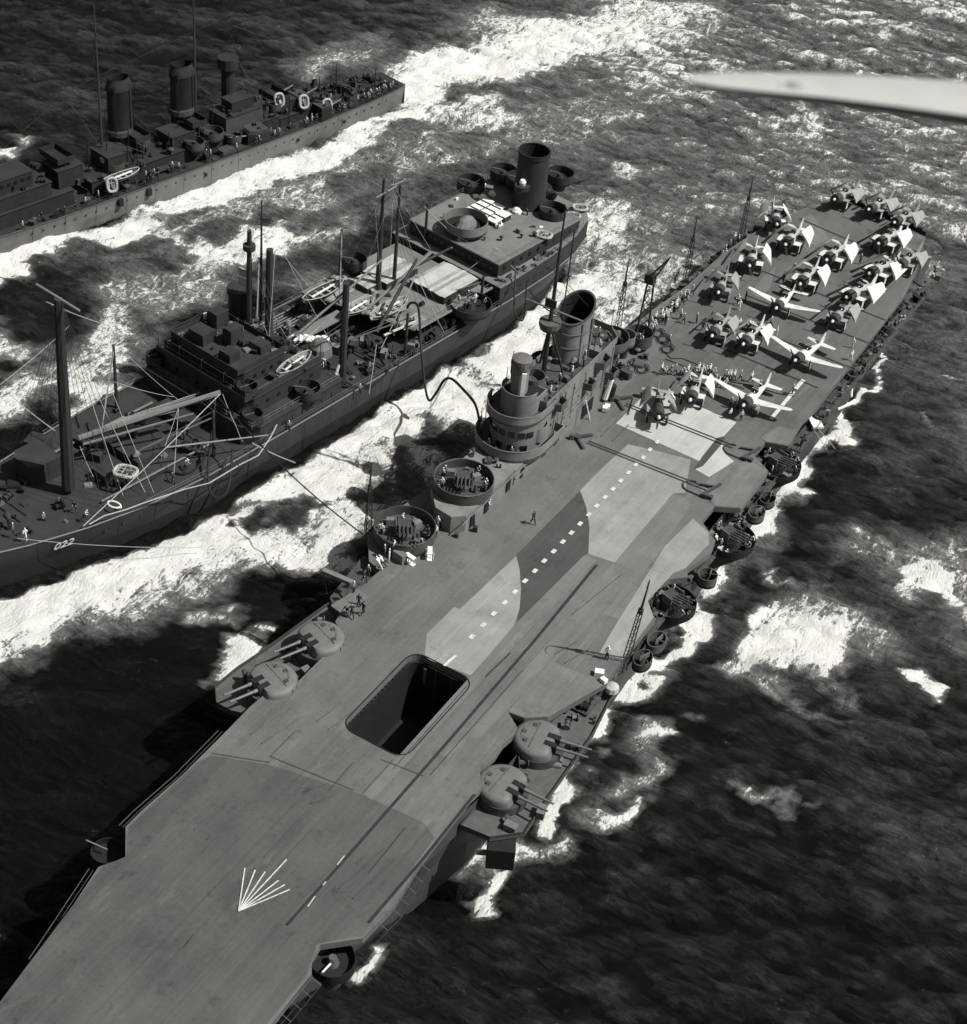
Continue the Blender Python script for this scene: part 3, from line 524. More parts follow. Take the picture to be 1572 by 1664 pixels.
# bow gun tub on the port side, small tub to starboard
def tub(x, y, z, r, name='gun_tub', h=1.2, floor='dark_grey', rimm='steel', a0=0, a1=2*PI, par=None, ped=0):
    par = par or cv; t = link(name, None, par, (x, y, z))
    MB().lathe([(r, -.35), (r, 0)], n=24).obj('tub_floor', floor, t)
    if a1-a0 > 6.2: MB().wall(circ((0, 0), r, 28), 0, h, .1, closed=True).obj('tub_wall', rimm, t, True)
    else: MB().wall(circ((0, 0), r, 22, a0, a1), 0, h, .1).obj('tub_wall', rimm, t, True)
    if ped: MB().lathe([(r*.45, -ped), (r*.6, -.35)], n=14).obj('tub_support', 'dark_grey', t, True)
    return t
def pompom(t, ang, crew=0):
    M = Matrix.Rotation(ang, 3, 'Z'); f = lambda x, y, z: tuple(M @ Vector((x, y, z)))
    mb = MB().lathe([(1.5, 0), (1.4, .5), (1.0, .6)], n=16); mb.box(f(0, .2, 1.1), (1.9, 1.7, 1.0), ang); mb.obj('gun_mount', 'dark_grey', t)
    for k in (-1.15, 1.15): MB().box(f(k, -.1, 1.4), (.1, 1.5, 1.3), ang).obj('gun_shield', 'gun_grey', t)
    for i in range(4):
        for j in range(2): MB().cyl(f(-.75+i*.5, -.4, 1.2+j*.45), f(-.75+i*.5, -2.6, 1.7+j*.45), .11, .09, 6).obj('gun_barrel', 'steel', t)
    for i in range(3): MB().box(f(-1.8+i*1.7, 1.8-.2*i, .45), (1.0, .7, .9), ang+.3*i).obj('ammunition_box', R.choice(['gun_grey', 'steel', 'oiler_roof']), t)
    MB().cyl(f(1.6, -1.2, 0), f(1.6, -1.2, 1.3), .25, .2, 8).obj('sight_post', 'steel', t)
for px, py, z, r, a, h in ((1190, 880, 11.0, 3.5, 1.2, .7), (1266, 760, 11.0, 3.5, 1.3, .7), (1096, 985, 11.0, 3.2, 1.3, .7)):
    c = B(px, py, z); t = tub(c.x-.5, c.y, z, r, h=h, floor='black', rimm='black', a0=-1.7, a1=1.9); pompom(t, a)
    for i in range(12): a_ = R.uniform(-3, 3); clutter(t, 2.7*math.cos(a_), 2.7*math.sin(a_), 0, R.uniform(.5, .9), ['black', 'steel', 'gun_grey', 'canvas'], 'llrb'); MB().sections([[(p[0]*.3-2, p[1]*.6, -5) for p in circ((0, 0), r, 16)], [(p[0], p[1], -.36) for p in circ((0, 0), r, 16)]]).obj('tub_support', 'hull_grey', t)
c = B(655, 868, 14.6); t = tub(c.x, c.y+.4, 14.4, 3.9, h=1.4, rimm='dark_grey', ped=.9); pompom(t, .6); MB().wall(circ((0, 0), 3.7, 24), -1, -.36, .1, closed=True).obj('tub_skirt', 'dark_grey', t)
c = B(545, 1562, 11.2); t = tub(c.x-.3, c.y, 10.6, 2.3, h=.9, ped=3, rimm='black', floor='black'); MB().cyl((0, 0, .3), (.3, -2.2, 1.3), .12, .1).obj('gun_barrel', 'white', t); MB().lathe([(.7, 0), (.4, 1)]).obj('gun_mount', 'steel', t)
c = B(165, 1378, 11.2); t = tub(c.x+.8, c.y, 10.6, 1.7, h=.8, floor='black', rimm='black'); MB().cyl((0, 0, .9), (-2.4, -.5, 1.2), .09).obj('gun_barrel', 'gun_grey', t)
# single gun tubs and walkway along the port edge
def lightgun(x, y, z, a, r=1.25):
    t = tub(x, y, z, r*R.uniform(.85, 1.1), h=R.uniform(.8, 1.2), floor='black', rimm=R.choice(['dark_grey', 'steel'])); t.scale = (1, R.uniform(1.0, 1.5), 1); M = Matrix.Rotation(a, 3, 'Z'); MB().lathe([(.35, 0), (.22, 1.1)], n=8).obj('gun_mount', 'dark_grey', t)
    MB().cyl(tuple(M @ Vector((0, .4, 1.2))), tuple(M @ Vector((0, -1.6, 1.5))), .07, .05, 6).obj('gun_barrel', 'steel', t); MB().box(tuple(M @ Vector((0, -.3, 1.35))), (1.1, .08, .8), a).obj('gun_shield', 'turret_top', t)
for px, py in ((1062, 1048), (1040, 1075), (1145, 942), (1243, 815), (1225, 838), (1330, 680), (1387, 608), (1440, 535)):
    c = B(px, py, 11.4); lightgun(c.x+.3, c.y, 11.4, R.uniform(.6, 2.2))
for y0, y1 in ((9, 30), (38, 44), (52.5, 63.5), (72, 84), (84, 98), (98, 112), (112, 126)):
    MB().box((15.4, (y0+y1)/2, 11.2), (2.0, y1-y0-.1, .18)).obj('walkway', 'dark_grey', cv)
    mb = MB(); 
    for z in (11.8, 12.3): mb.tube([(16.3, y0, z), (16.3, y1, z)], .035, 4)
    y = y0
    while y <= y1: mb.cyl((16.3, y, 11.2), (16.3, y, 12.3), .035, n=4); mb.cyl((14, y, 8.5), (16.2, y, 11.1), .06, n=4); y += 2
    mb.obj('guard_rail', 'steel', cv)
for i in range(60):
    y = R.uniform(10, 134); x = 15.2+R.uniform(-.6, .7); s = R.uniform(.4, 1.3)
    if abs(y-48) < 4.5 or abs(y-67.5) < 4.5 or abs(y-33) < 4: continue
    clutter(cv, x, y, 11.3, s, ['black', 'dark_grey', 'steel', 'gun_grey', 'canvas'])
for i in range(40):
    y = R.uniform(84, 134); x = -14.9+R.uniform(-1.2, .2)+max(0, (y-112))*.12; s = R.uniform(.5, 1.4)
    clutter(cv, x, y, 11.9, s*1.2, ['black', 'dark_grey', 'black', 'steel'])
MB().prism([(-13.6, 84), (-17.2, 83), (-16.6, 100), (-16.3, 114), (-14.4, 126), (-12.6, 124), (-14, 112), (-14, 98)], 11.6, 11.9).obj('walkway', 'dark_grey', cv)
MB().prism([(12.6, 127), (14.6, 126), (13, 136), (11.4, 139.5), (10.4, 138)], 11.6, 11.9).obj('walkway', 'dark_grey', cv)
MB().prism([(-14.9, 4), (-18.4, 7), (-19.6, 16), (-17, 15), (-15.4, 10)], 11.8, 12.1).obj('walkway', 'dark_grey', cv)
# folded boat booms and float gear over the port side
c = B(1325, 690, 11.5); MB().box((c.x, c.y, 11.9), (1.6, 2.6, .3), .7).obj('side_platform', 'white', cv)
for k in (0, .9): MB().tube([(c.x+.4, c.y-.6-k, 11.7), (c.x+4.5-k, c.y-3.2-k, 11.2)], .06, 4).obj('boat_boom', 'rope', cv)
c = B(1382, 655, 10); MB().tube([B(1362, 665, 9), B(1378, 658, 9.4), B(1390, 650, 9.7)], .22, 6).obj('rolled_awning', 'white', cv); MB().tube([B(1384, 645, 10.5), B(1385, 632, 11), B(1377, 628, 11.2)], .18, 6).obj('rolled_awning', 'white', cv)
# crane arm folding over the starboard sponson
a = B(525, 928, 14); b = B(572, 946, 14.2); MB().box(tuple((a+b)/2), ((b-a).length, .7, .5), math.atan2(b.y-a.y, b.x-a.x)).obj('side_crane_arm', 'oiler_roof', cv)
MB().tube([b, B(555, 985, 11.5)], .12, 5).tube([a, B(532, 965, 11.5), b], .06, 4).obj('side_crane_stay', 'steel', cv)
a = B(578, 968, 13.9); MB().box((a.x, a.y-1.2, 13.75), (2.0, 4.4, .25), -.2).obj('loading_platform', 'turret_top', cv)

# ---- masts
def lattice(base, top, w0, w1, name='radio_mast', par=None, n=9, r=.07, hook=True):
    par = par or cv; base, top = Vector(base), Vector(top); mb = MB(); ax_ = (top-base); u = ax_.orthogonal().normalized(); v = ax_.normalized().cross(u)
    leg = lambda k, t: base+ax_*t+(u*math.cos(k*2*PI/3)+v*math.sin(k*2*PI/3))*(w0+(w1-w0)*t)
    for k in range(3): mb.tube([leg(k, 0), leg(k, .7)], r, 4)
    for i in range(n):
        for k in range(3): mb.tube([leg(k, .7*i/n), leg((k+1) % 3, .7*(i+1)/n)], r*.6, 3)
    mb.cyl(base+ax_*.68, top, w1*.9, .07, 6); mb.cyl(base+ax_*.66, base+ax_*.7, w1*1.5, w1*1.5, 8)
    if hook:
        d = Vector((.0, -.8, 0)); mb.tube([top, top+Vector((.1, -.3, .5)), top+Vector((.2, -.9, .55)), top+Vector((.3, -1.4, .1))], .05, 4)
    mb.obj(name, 'mast', par)
def vmast(base_px, z, top_py, **k):
    b = B(*base_px, z); h = CV.ony(base_px[0], top_py, b.y); lo, hi = z, 80.
    for _ in range(40):
        mid = (lo+hi)/2; q = Vector((b.x, b.y, mid))-CAM; yy = PH/2-FOC*q.dot(up)/q.dot(fw)
        if yy > top_py: lo = mid
        else: hi = mid
    return b, Vector((b.x, b.y, lo))
for bp_, z, ty, hk in (((597, 866), 11.5, 757, False), ((1002, 545), 13.5, 420, False), ((1112, 465), 12, 352, True), ((1203, 390), 12, 290, True)):
    b, t = vmast(bp_, z, ty); lattice(b, t, .55, .2, hook=hk)
b = B(1012, 1090, 11.5); lattice(b, CV.ony(1056, 945, b.y-.4), .5, .22)
# lattice crane abaft the island
b1 = B(1032, 552, 13.5); b2 = B(1052, 552, 13.5); h = vmast((1040, 552), 13.5, 452)[1]; tp = CV.ony(1090, 418, 80)
mb = MB()
for s_ in (b1, b2):
    mb.tube([s_, h+Vector((.6 if s_ is b2 else -.3, 0, 0))], .16, 5)
for i in range(9):
    t = i/9; mb.tube([b1.lerp(h, t), b2.lerp(h, t+.1)], .07, 3); mb.tube([b2.lerp(h, t), b1.lerp(h, t+.1)], .07, 3)
mb.tube([h+Vector((-.3, 0, 0)), tp], .12, 4).tube([h+Vector((.6, 0, 0)), tp], .12, 4)
for i in range(6): t = i/6; mb.tube([(h+Vector((-.3, 0, 0))).lerp(tp, t), (h+Vector((.6, 0, 0))).lerp(tp, t+.14)], .05, 3)
mb.box(tuple(h), (1.4, 1.2, 1.4)); mb.obj('lattice_crane', 'mast', cv)
MB().lathe([(1.6, 0), (1.5, 1.4)], c=tuple((b1+b2)/2), n=14).obj('crane_base', 'dark_grey', cv)

# ---- island
isl = link('island', None, cv)
MB().prism([(-11, 26), (-11, 38), (-17.6, 38), (-17.6, 28), (-15, 25), (-12.4, 24.6)], DZ, 16.2).obj('pompom_deckhouse', 'island_grey', isl)
MB().prism([(-10.9, 38), (-10.9, 66), (-12, 68), (-17.4, 68), (-18, 64), (-18, 38)], DZ, 16.0).obj('lower_house', 'island_grey', isl)
MB().prism([(-10.95, 45), (-10.95, 64.5), (-13, 66.5), (-17, 66.5), (-17.6, 45)], 16.0, 21.9).obj('upper_house', 'island_grey', isl)
MB().wall([(-17.6, 45), (-10.95, 45), (-10.95, 65), (-13, 67), (-17, 67)], 21.9, 22.9, .1, closed=True).obj('house_parapet', 'island_grey', isl)
MB().prism([(-11.1, 45.2), (-11.1, 64.4), (-13, 66.4), (-17, 66.4), (-17.4, 45.2)], 21.9, 21.96).obj('house_roof', 'dark_grey', isl)
def arcfront(cx, cy, rx, ry, yb, n=16):
    return [(cx+rx*math.cos(PI+PI*i/n), cy+ry*math.sin(PI+PI*i/n)) for i in range(n+1)]+[(cx+rx, yb), (cx-rx, yb)]
TX, TY = -14.3, 43.5
MB().prism(arcfront(TX, TY, 3.5, 3.4, 46.5), 16.0, 21.0).obj('bridge_tower', 'island_grey', isl, True)
MB().prism(arcfront(TX-.3, TY, 5.0, 5.2, 47.5), 16.0, 16.4).obj('bridge_gallery', 'dark_grey', isl)
MB().wall(arcfront(TX-.3, TY, 5.0, 5.2, 48.5)[:-1]+[(TX-5.3, 48.5)], 16.4, 17.8, .1).obj('gallery_screen', 'island_grey', isl, True)
MB().sections([[(p[0]*.8+TX*.2, p[1]*.8+TY*.2, 14.6) for p in arcfront(TX-.3, TY, 5.0, 5.2, 47.5)], [(p[0], p[1], 15.99) for p in arcfront(TX-.3, TY, 5.0, 5.2, 47.5)]]).obj('gallery_flare', 'island_grey', isl, True)
MB().prism(arcfront(TX-.3, TY+.2, 4.0, 4.2, 47.2), 21.0, 21.3).obj('upper_gallery', 'dark_grey', isl)
MB().wall(arcfront(TX-.3, TY+.2, 4.0, 4.2, 47.2)[:-1]+[(TX-4.3, 47.2)], 21.3, 22.5, .1).obj('upper_screen', 'island_grey', isl, True)
MB().prism(arcfront(TX-.2, TY+.4, 2.5, 2.5, 46.8), 21.3, 23.6).obj('compass_platform', 'island_grey', isl, True)
MB().wall(arcfront(TX-.2, TY+.4, 2.5, 2.5, 46.8)[:-2], 23.6, 24.7, .1).obj('compass_screen', 'island_grey', isl, True)
MB().prism(arcfront(TX-.2, TY+.4, 2.3, 2.3, 46.6), 23.6, 23.65).obj('compass_floor', 'black', isl)
MB().lathe([(1.15, 0), (1.15, 3.9)], c=(TX-.6, TY+.6, 23.6), n=14).obj('director_tower', 'island_grey', isl, True)
MB().lathe([(1.35, 0), (1.35, 1.3), (1.2, 1.42)], c=(TX-.6, TY+.6, 27.5), n=16).obj('director_head', 'turret_top', isl, True)
for i in range(10):
    a = 2*PI*i/10; MB().box((TX-.6+1.37*math.cos(a), TY+.6+1.37*math.sin(a), 28.1), (.08, .5, .55), a).obj('head_panel', ['steel', 'oiler_roof'][i % 2], isl)
MB().box((TX+.6, TY-.6, 25.6), (.6, .25, 3.8), .6).obj('ladder_trunk', 'white', isl)
for zz, aa in ((19.4, (200, 222, 244, 266, 288, 310, 330)), (17.3, (205, 226, 262, 290, 318))):
    for k in aa:
        a = math.radians(k); x, y = TX+3.5*math.cos(a), TY+3.4*math.sin(a)
        mb = MB().box((0, 0, 0), (.95, .16, .85)); o = mb.obj('bridge_window', 'pane', isl); o.location = (x, y, zz); o.rotation_euler = (0, 0, a+PI/2)
mb = MB().lathe([(1.7, 0), (1.7, 1.6)], c=(-11.9, 44.2, 17.6), n=18); mb.obj('bridge_wing', 'island_grey', isl, True)
MB().lathe([(1.5, 0), (1.5, .02)], c=(-11.9, 44.2, 19.21), n=14).obj('wing_floor', 'black', isl)
MB().wall(circ((-11.9, 44.2), 1.7, 18), 19.2, 19.9, .08, closed=True).obj('wing_screen', 'island_grey', isl, True)
for y, z in ((47, 18.2), (49.5, 19.6), (51, 17), (53, 20.8), (54.6, 18.6), (56.4, 20.2), (57.4, 17.4), (59.5, 19.2), (61, 20.9), (62.4, 18.4), (52, 15), (50.4, 20.9)):
    MB().cyl((-10.97, y, z), (-10.9, y, z), .2, n=8).obj('porthole', 'pane', isl)
for y0, w_, h_ in ((27.5, .9, 2.0), (31, .9, 2), (36.5, .9, 2.1), (40, .8, 2), (46, 1.0, 2.1), (49.2, .9, 2), (58, 3.2, 2.2), (64, 1.0, 2)):
    MB().box((-10.88, y0, DZ+.1+h_/2), (.14, w_, h_)).obj('doorway', 'black', isl)
for y0, y1, z in ((24.6, 38, 15.7), (38, 50, 15.6), (38, 44, 14.6), (50, 57, 17.0)):
    MB().tube([(-10.75, y0+(y1-y0)*i/8, z+.12*math.sin(i*1.9+y0)) for i in range(9)], .09, 5).obj('pipe_run', 'oiler_roof', isl)
for y, z, d in ((47.8, 21, 1.3), (56.5, 19.4, 1.0), (60, 21.2, 1.6), (63.5, 17.5, 1.2)):
    MB().prism([(-10.95, y-d), (-9.7, y-d*.6), (-9.7, y+d*.6), (-10.95, y+d)], z-.2, z).obj('side_platform', 'dark_grey', isl); MB().wall([(-10.95, y-d), (-9.7, y-d*.6), (-9.7, y+d*.6), (-10.95, y+d)], z, z+.9, .07).obj('platform_rail', 'steel', isl)
# pom-pom in front of the bridge
t = tub(-14.4, 30.6, 16.5, 3.9, h=1.3, rimm='dark_grey', par=cv); pompom(t, .5)
# funnel
FX, FY = -14.9, 58.6
shear = lambda x, y, z: (y*.38 if z > 6 else 0)
mb = MB(); n = 28; prof = [(2.75, 21.9), (2.7, 24), (2.62, 27), (2.55, 29.2)]; 
mb.lathe([(r, z-21.9) for r, z in prof], c=(FX, FY, 21.9), n=n, sx=.92, sy=1.18, shear=shear)
mb.f.pop(); mb.mi.pop(); mb.obj('funnel', 'island_grey', isl, True)
mb = MB().lathe([(2.38, 3.2), (2.42, 7.25)], c=(FX, FY, 21.9), n=n, sx=.92, sy=1.18, shear=lambda x, y, z: (y*.38 if z > 6 else 0)); mb.f.pop(); mb.mi.pop(); mb.obj('funnel_lining', 'black', isl, True)
mb = MB().lathe([(2.38, 7.2), (2.62, 7.2), (2.62, 7.42), (2.38, 7.42)], c=(FX, FY, 21.9), n=n, sx=.92, sy=1.18, shear=lambda x, y, z: y*.38); mb.f.pop(); mb.f.pop(); mb.mi.pop(); mb.mi.pop(); mb.obj('funnel_rim', 'dark_grey', isl, True)
MB().cyl((FX+2.0, FY-1.6, 21.9), (FX+1.9, FY-1.6, 28.2), .22, n=8).cyl((FX+2.5, FY+.2, 21.9), (FX+2.4, FY+.2, 28.4), .2, n=8).obj('funnel_pipe', 'dark_grey', isl)
# mast
mx_, my_ = -15.2, 51.6
mb = MB().tube([(mx_, my_, 21.9), (mx_, my_, 31), (mx_, my_, 40), (mx_, my_, 47)], [.34, .3, .2, .1], 8).tube([(mx_+1.8, my_+2.2, 21.9), (mx_, my_, 30)], .16, 6).tube([(mx_-1.8, my_+2.2, 21.9), (mx_, my_, 30)], .16, 6).tube([(mx_+1.2, my_-1.8, 21.9), (mx_, my_, 29.8)], .1, 5)
mb.obj('mast', 'mast', isl); MB().lathe([(1.3, 0), (1.5, .5), (1.5, 1.2)], c=(mx_, my_, 29.4), n=14).obj('crow_nest', 'steel', isl)
MB().tube([(mx_-4.2, my_, 32.4), (mx_+4.4, my_+.6, 32)], .13, 6).obj('mast_yard', 'oiler_roof', isl); MB().tube([(mx_-2, my_+.3, 38), (mx_+2, my_+.3, 38)], .09, 5).obj('mast_yard', 'mast', isl)
MB().tube([(mx_+.9, my_+1.6, 30), (mx_+.9, my_+1.6, 44)], .1, 6).obj('topmast', 'mast', isl)
MB().box((mx_, my_-.6, 33.6), (1.6, .3, 1.2)).obj('radar_aerial', 'mast', isl)
for a, b_ in (((mx_, my_, 38), (-13, 66.5, 22.5)), ((mx_, my_, 38), (-17, 66.5, 22.5)), ((mx_, my_, 43), (-16.4, 78, 26))): MB().tube([a, b_], .045, 3).obj('stay', 'mast', isl)
# gear on the island roof, tubs abaft and outboard of the funnel
for x, y, s in ((-12.2, 46.6, .9), (-13.6, 47.2, 1.2), (-16.2, 47.4, 1.0), (-12.1, 49, 1.1), (-16.6, 50, 1.3), (-12, 52.2, .8), (-12.6, 54.6, 1.2), (-11.8, 56.8, .9), (-11.9, 60, 1.3), (-13, 62.8, 1.5), (-15.4, 63.6, 1.2), (-16.6, 62, 1.1), (-12.2, 64, .9), (-13.4, 50.4, .7), (-14.2, 49.2, .6)):
    clutter(isl, x, y, 21.97, s*1.2, ['dark_grey', 'black', 'steel', 'gun_grey', 'turret_top'])
tub(-14.6, 47.6, 23.2, 1.55, h=1.2, rimm='steel', par=cv, ped=1.2); tub(-18.6, 53.5, 20.0, 2.3, h=1.2, rimm='dark_grey', par=cv, ped=3.5); tub(-18.4, 58.2, 18.5, 2.0, h=1.2, rimm='dark_grey', par=cv, ped=3)
tub(-13.8, 69.2, 18.6, 2.7, h=1.2, rimm='steel', par=cv, ped=5); tub(-13.6, 74.2, 16.2, 1.5, h=1.3, rimm='gun_grey', par=cv, ped=2.6); tub(-13.0, 78.0, 14.6, 2.0, h=1.6, rimm='dark_grey', par=cv, ped=1)
MB().lathe([(1.1, 0), (1.0, 1.7)], c=(-13.8, 69.2, 18.6), n=12).obj('gun_mount', 'dark_grey', isl)
for i in range(5): a = i*1.25; MB().box((-13.8+1.4*math.cos(a), 69.2+1.4*math.sin(a), 19.3), (.8, .5, 1.2), a).obj('roof_locker', R.choice(['turret_top', 'black', 'steel']), isl)
for i in range(14):
    clutter(isl, -11.4+R.uniform(-2, .8), R.uniform(66.5, 79), DZ, R.uniform(.7, 1.6), ['black', 'dark_grey', 'steel', 'gun_grey'])
MB().cyl((-10.4, 62.6, DZ+.4), (-10.0, 63, DZ+3.6), .45, .35, 8).obj('rolled_net', 'white', isl); MB().cyl((-10.1, 63.4, DZ), (-9.9, 63.6, DZ+2.4), .7, .6, 9).obj('stowed_net', 'black', isl)
MB().tube([(-9.9, 57.4, DZ), (-10.6, 56.6, DZ+3.4)], .1, 5).obj('ladder', 'white', isl)
for y, z in ((60.4, .5), (61.2, .3)): MB().box((-9.2, y, DZ+z), (.7, .8, .6), .4).obj('paper_crate', 'white', isl)
# clutter in front of the island tub
for px, py, s, m_ in ((765, 845, 1.2, 'black'), (735, 845, 1.5, 'dark_grey'), (772, 860, .7, 'black'), (742, 870, .6, 'dark_grey'), (700, 830, 1.2, 'gun_grey'), (715, 850, 1.0, 'black')):
    c = B(px, py, DZ+s*.4); MB().box((c.x, c.y, DZ+s*.5), (s, s, s), R.uniform(0, 1), top=.8).obj('stowed_gear', m_, cv)
for k in range(2):
    c = B(666+32*k, 915-9*k, DZ); mb = MB(); mb.box((c.x, c.y, DZ+1.15), (1.5, .6, .12), -.2-.8*k)
    for i in (-.6, -.2, .2, .6): mb.cyl((c.x+i, c.y-.1*i, DZ), (c.x+i, c.y-.1*i, DZ+1.1), .05, n=4)
    mb.box((c.x, c.y, DZ+.08), (1.5, .6, .1), -.2-.8*k); mb.obj('signal_rack', 'white', cv)
c = B(650, 905, DZ+.6); MB().box((c.x, c.y, DZ+.7), (1.7, .9, 1.3), -.2).obj('deck_locker', 'oiler_roof', cv)
c = B(976, 1100, DZ); mb = MB().box((c.x-.3, c.y+.2, DZ+.35), (1.1, .8, .6), .4); mb.box((c.x+.7, c.y-.5, DZ+.28), (.8, .6, .5), -.3); mb.obj('canvas_bundle', 'white', cv)
c = B(995, 1118, 12.4); MB().lathe([(.3, 0), (.9, .5), (.8, 1.1), (.2, 1.4)], c=(c.x, c.y, 11.6), n=9).obj('covered_gear', 'canvas', cv)

def along(pts, step):
    out = []
    for a, b in zip(pts, pts[1:]):
        a, b = Vector(a), Vector(b); n_ = max(1, int((b-a).length/step)); out += [a.lerp(b, i/n_) for i in range(n_)]
    return out+[Vector(pts[-1])]
for seg, sd in ((W2([(685, 1400), (639, 1474), (594, 1520)]), 1), (W2([(507, 1585), (441, 1664)])+[(12.2, -58)], 1), (W2([(60, 1560), (158, 1412)]), -1), (W2([(206, 1342), (231, 1317), (296, 1260), (368, 1186)]), -1), (W2([(1505, 385), (1490, 440), (1470, 480), (1400, 570), (1330, 660)]), 1)):
    P = along(seg, 1.6); mb = MB()
    for a, b in zip(P, P[1:]): mb.tube([(a.x, a.y, DZ-.25), (b.x, b.y, DZ-.25)], .07, 4); mb.tube([(a.x, a.y, DZ-.4), (a.x+sd*1.1, a.y, DZ-.75)], .045, 3); mb.tube([(a.x+sd*1.1, a.y, DZ-.75), (b.x+sd*1.1, b.y, DZ-.75)], .045, 3); mb.tube([(a.x+sd*.55, a.y, DZ-.6), (b.x+sd*.55, b.y, DZ-.6)], .03, 3)
    mb.obj('safety_net', 'dark_grey', cv)
for px, py, L_, rz in ((600, 1420, 7, .12), (480, 1360, 8, .0), (360, 1330, 6, .1), (930, 1060, 4, .3), (1000, 700, 5, .0), (450, 1180, 6, .2), (545, 1165, 4, .15), (520, 1290, 3, .5)):
    c = B(px, py); d = Vector((math.sin(rz), math.cos(rz))); k = Vector((d.y, -d.x))
    for o_ in (-.9, .9): a = Vector((c.x, c.y))+k*o_; coat([tuple(a-d*L_/2-k*.07), tuple(a-d*L_/2+k*.07), tuple(a+d*L_/2+k*.05), tuple(a+d*L_/2-k*.05)], 'deck_fore', 'tyre_mark', True)
for x, y in ((-18.2, -10), (-17.6, -3), (-17.2, 3.5), (17.6, 4), (17.4, 9), (16.8, -9.6), (15.4, -3.6), (15.2, 6.4)): clutter(cv, x, y, 11.3 if x < 0 else 10.9, R.uniform(.8, 1.4), ['steel', 'dark_grey', 'gun_grey'])
# rails, pipes, ladders and aerials on the island
for z, P in ((22.5, arcfront(TX-.3, TY+.2, 4.0, 4.2, 47.2)[:-1]), (17.8, arcfront(TX-.3, TY, 5.0, 5.2, 48.5)[:-1]), (24.7, arcfront(TX-.2, TY+.4, 2.5, 2.5, 46.8)[:-2])): MB().tube([(p[0], p[1], z+.03) for p in P], .07, 4).obj('screen_rim', 'oiler_roof', isl)
for y in (47.6, 50.2, 52.6, 55.8, 58.8, 61.6, 63.8): MB().tube([(-10.86, y, 16.1), (-10.86, y+.1, 21.8)], .05, 4).obj('drain_pipe', 'steel', isl)
for z in (18.0, 19.9): MB().tube([(-10.87, 45.4, z), (-10.87, 64.2, z)], .045, 4).obj('cable_run', 'steel', isl)
for y, z0, z1 in ((49, 16, 22.6), (62, 13.6, 22), (55, 13.6, 17.5)):
    mb = MB(); mb.tube([(-10.8, y-.2, z0), (-10.8, y-.2, z1)], .035, 3).tube([(-10.8, y+.2, z0), (-10.8, y+.2, z1)], .035, 3); z = z0
    while z < z1: mb.tube([(-10.8, y-.2, z), (-10.8, y+.2, z)], .03, 3); z += .45
    mb.obj('wall_ladder', 'oiler_roof', isl)
for x, y, z, h_ in ((-17.2, 46, 21.9, 6), (-16.8, 62, 21.9, 5), (-11.2, 58, 22.9, 4), (-18.2, 42, 17.8, 5), (-17.6, 39.6, 17.8, 4.5), (-12.2, 65, 22.9, 4.5), (-16.9, 44.2, 22.5, 4)): MB().tube([(x, y, z), (x, y, z+h_)], .06, 4).obj('whip_aerial', 'mast', isl)
for i in range(22): clutter(isl, R.uniform(-17, -11.8), R.uniform(45.6, 65.6), 21.97, R.uniform(.5, 1.1), ['dark_grey', 'black', 'steel', 'gun_grey', 'turret_top'])
for i in range(12): a = R.uniform(3.3, 6.1); clutter(isl, TX-.3+4.2*math.cos(a), TY+4.3*math.sin(a), 16.4, R.uniform(.4, .8), ['dark_grey', 'black', 'steel'])
for i in range(8): a = R.uniform(3.2, 6.2); clutter(isl, TX-.3+3.3*math.cos(a), TY+3.5*math.sin(a), 21.3, R.uniform(.4, .7), ['dark_grey', 'black', 'turret_top'])
for i in range(10): clutter(isl, R.uniform(-17, -12), R.uniform(34.6, 37.6), 16.2, R.uniform(.5, 1.0), ['dark_grey', 'black', 'steel'])
for r_ in (24.4, 26.6): mb = MB().lathe([(2.72, r_-21.9), (2.8, r_-21.8), (2.72, r_-21.7)], c=(FX, FY, 21.9), n=28, sx=.92, sy=1.18); mb.f = mb.f[:-2]; mb.mi = mb.mi[:-2]; mb.obj('funnel_band', 'steel', isl)
for i in range(9): a = -1.2+i*.3; MB().tube([(FX+2.62*.92*math.cos(a), FY+2.62*1.18*math.sin(a), 21.9), (FX+2.5*.92*math.cos(a), FY+2.5*1.18*math.sin(a), 28.2+1.0*math.sin(a))], .035, 3).obj('funnel_seam', 'steel', isl)

for cx, cy, z in ((-14.4, 30.6, 16.5), (B(655, 868, 14.6).x, B(655, 868, 14.6).y+.4, 14.4)):
    for i in range(14): a_ = R.uniform(-3.1, 3.1); r_ = R.uniform(2.4, 3.4); clutter(cv, cx+r_*math.cos(a_), cy+r_*math.sin(a_), z, R.uniform(.5, 1.0), ['black', 'steel', 'dark_grey', 'canvas', 'turret_top'], 'llrbh')
    MB().tube([(cx+3.9*math.cos(a_*.3), cy+3.9*math.sin(a_*.3), z+1.32+.05*math.sin(a_*2)) for a_ in range(21)], .07, 4).obj('tub_rim', 'steel', cv)
for y in np.arange(-6, 136, 2.2):
    if abs(y-48) < 4 or abs(y-67.5) < 4 or abs(y-33.5) < 4 or y < 9: continue
    s_ = R.uniform(.6, 1.3); clutter(cv, 15.0+R.uniform(-.4, 1.0), y+R.uniform(-.6, .6), 11.3, s_, ['black', 'dark_grey', 'steel', 'gun_grey', 'black'])
# recessed openings in the port side under the deck edge
for y0, y1 in ((8, 13), (17, 25), (38, 43), (53, 62), (72, 80), (84, 92), (96, 106), (110, 120)): MB().box((13.98, (y0+y1)/2, 11.0), (.14, y1-y0, 1.9)).obj('side_opening', 'black', cv)
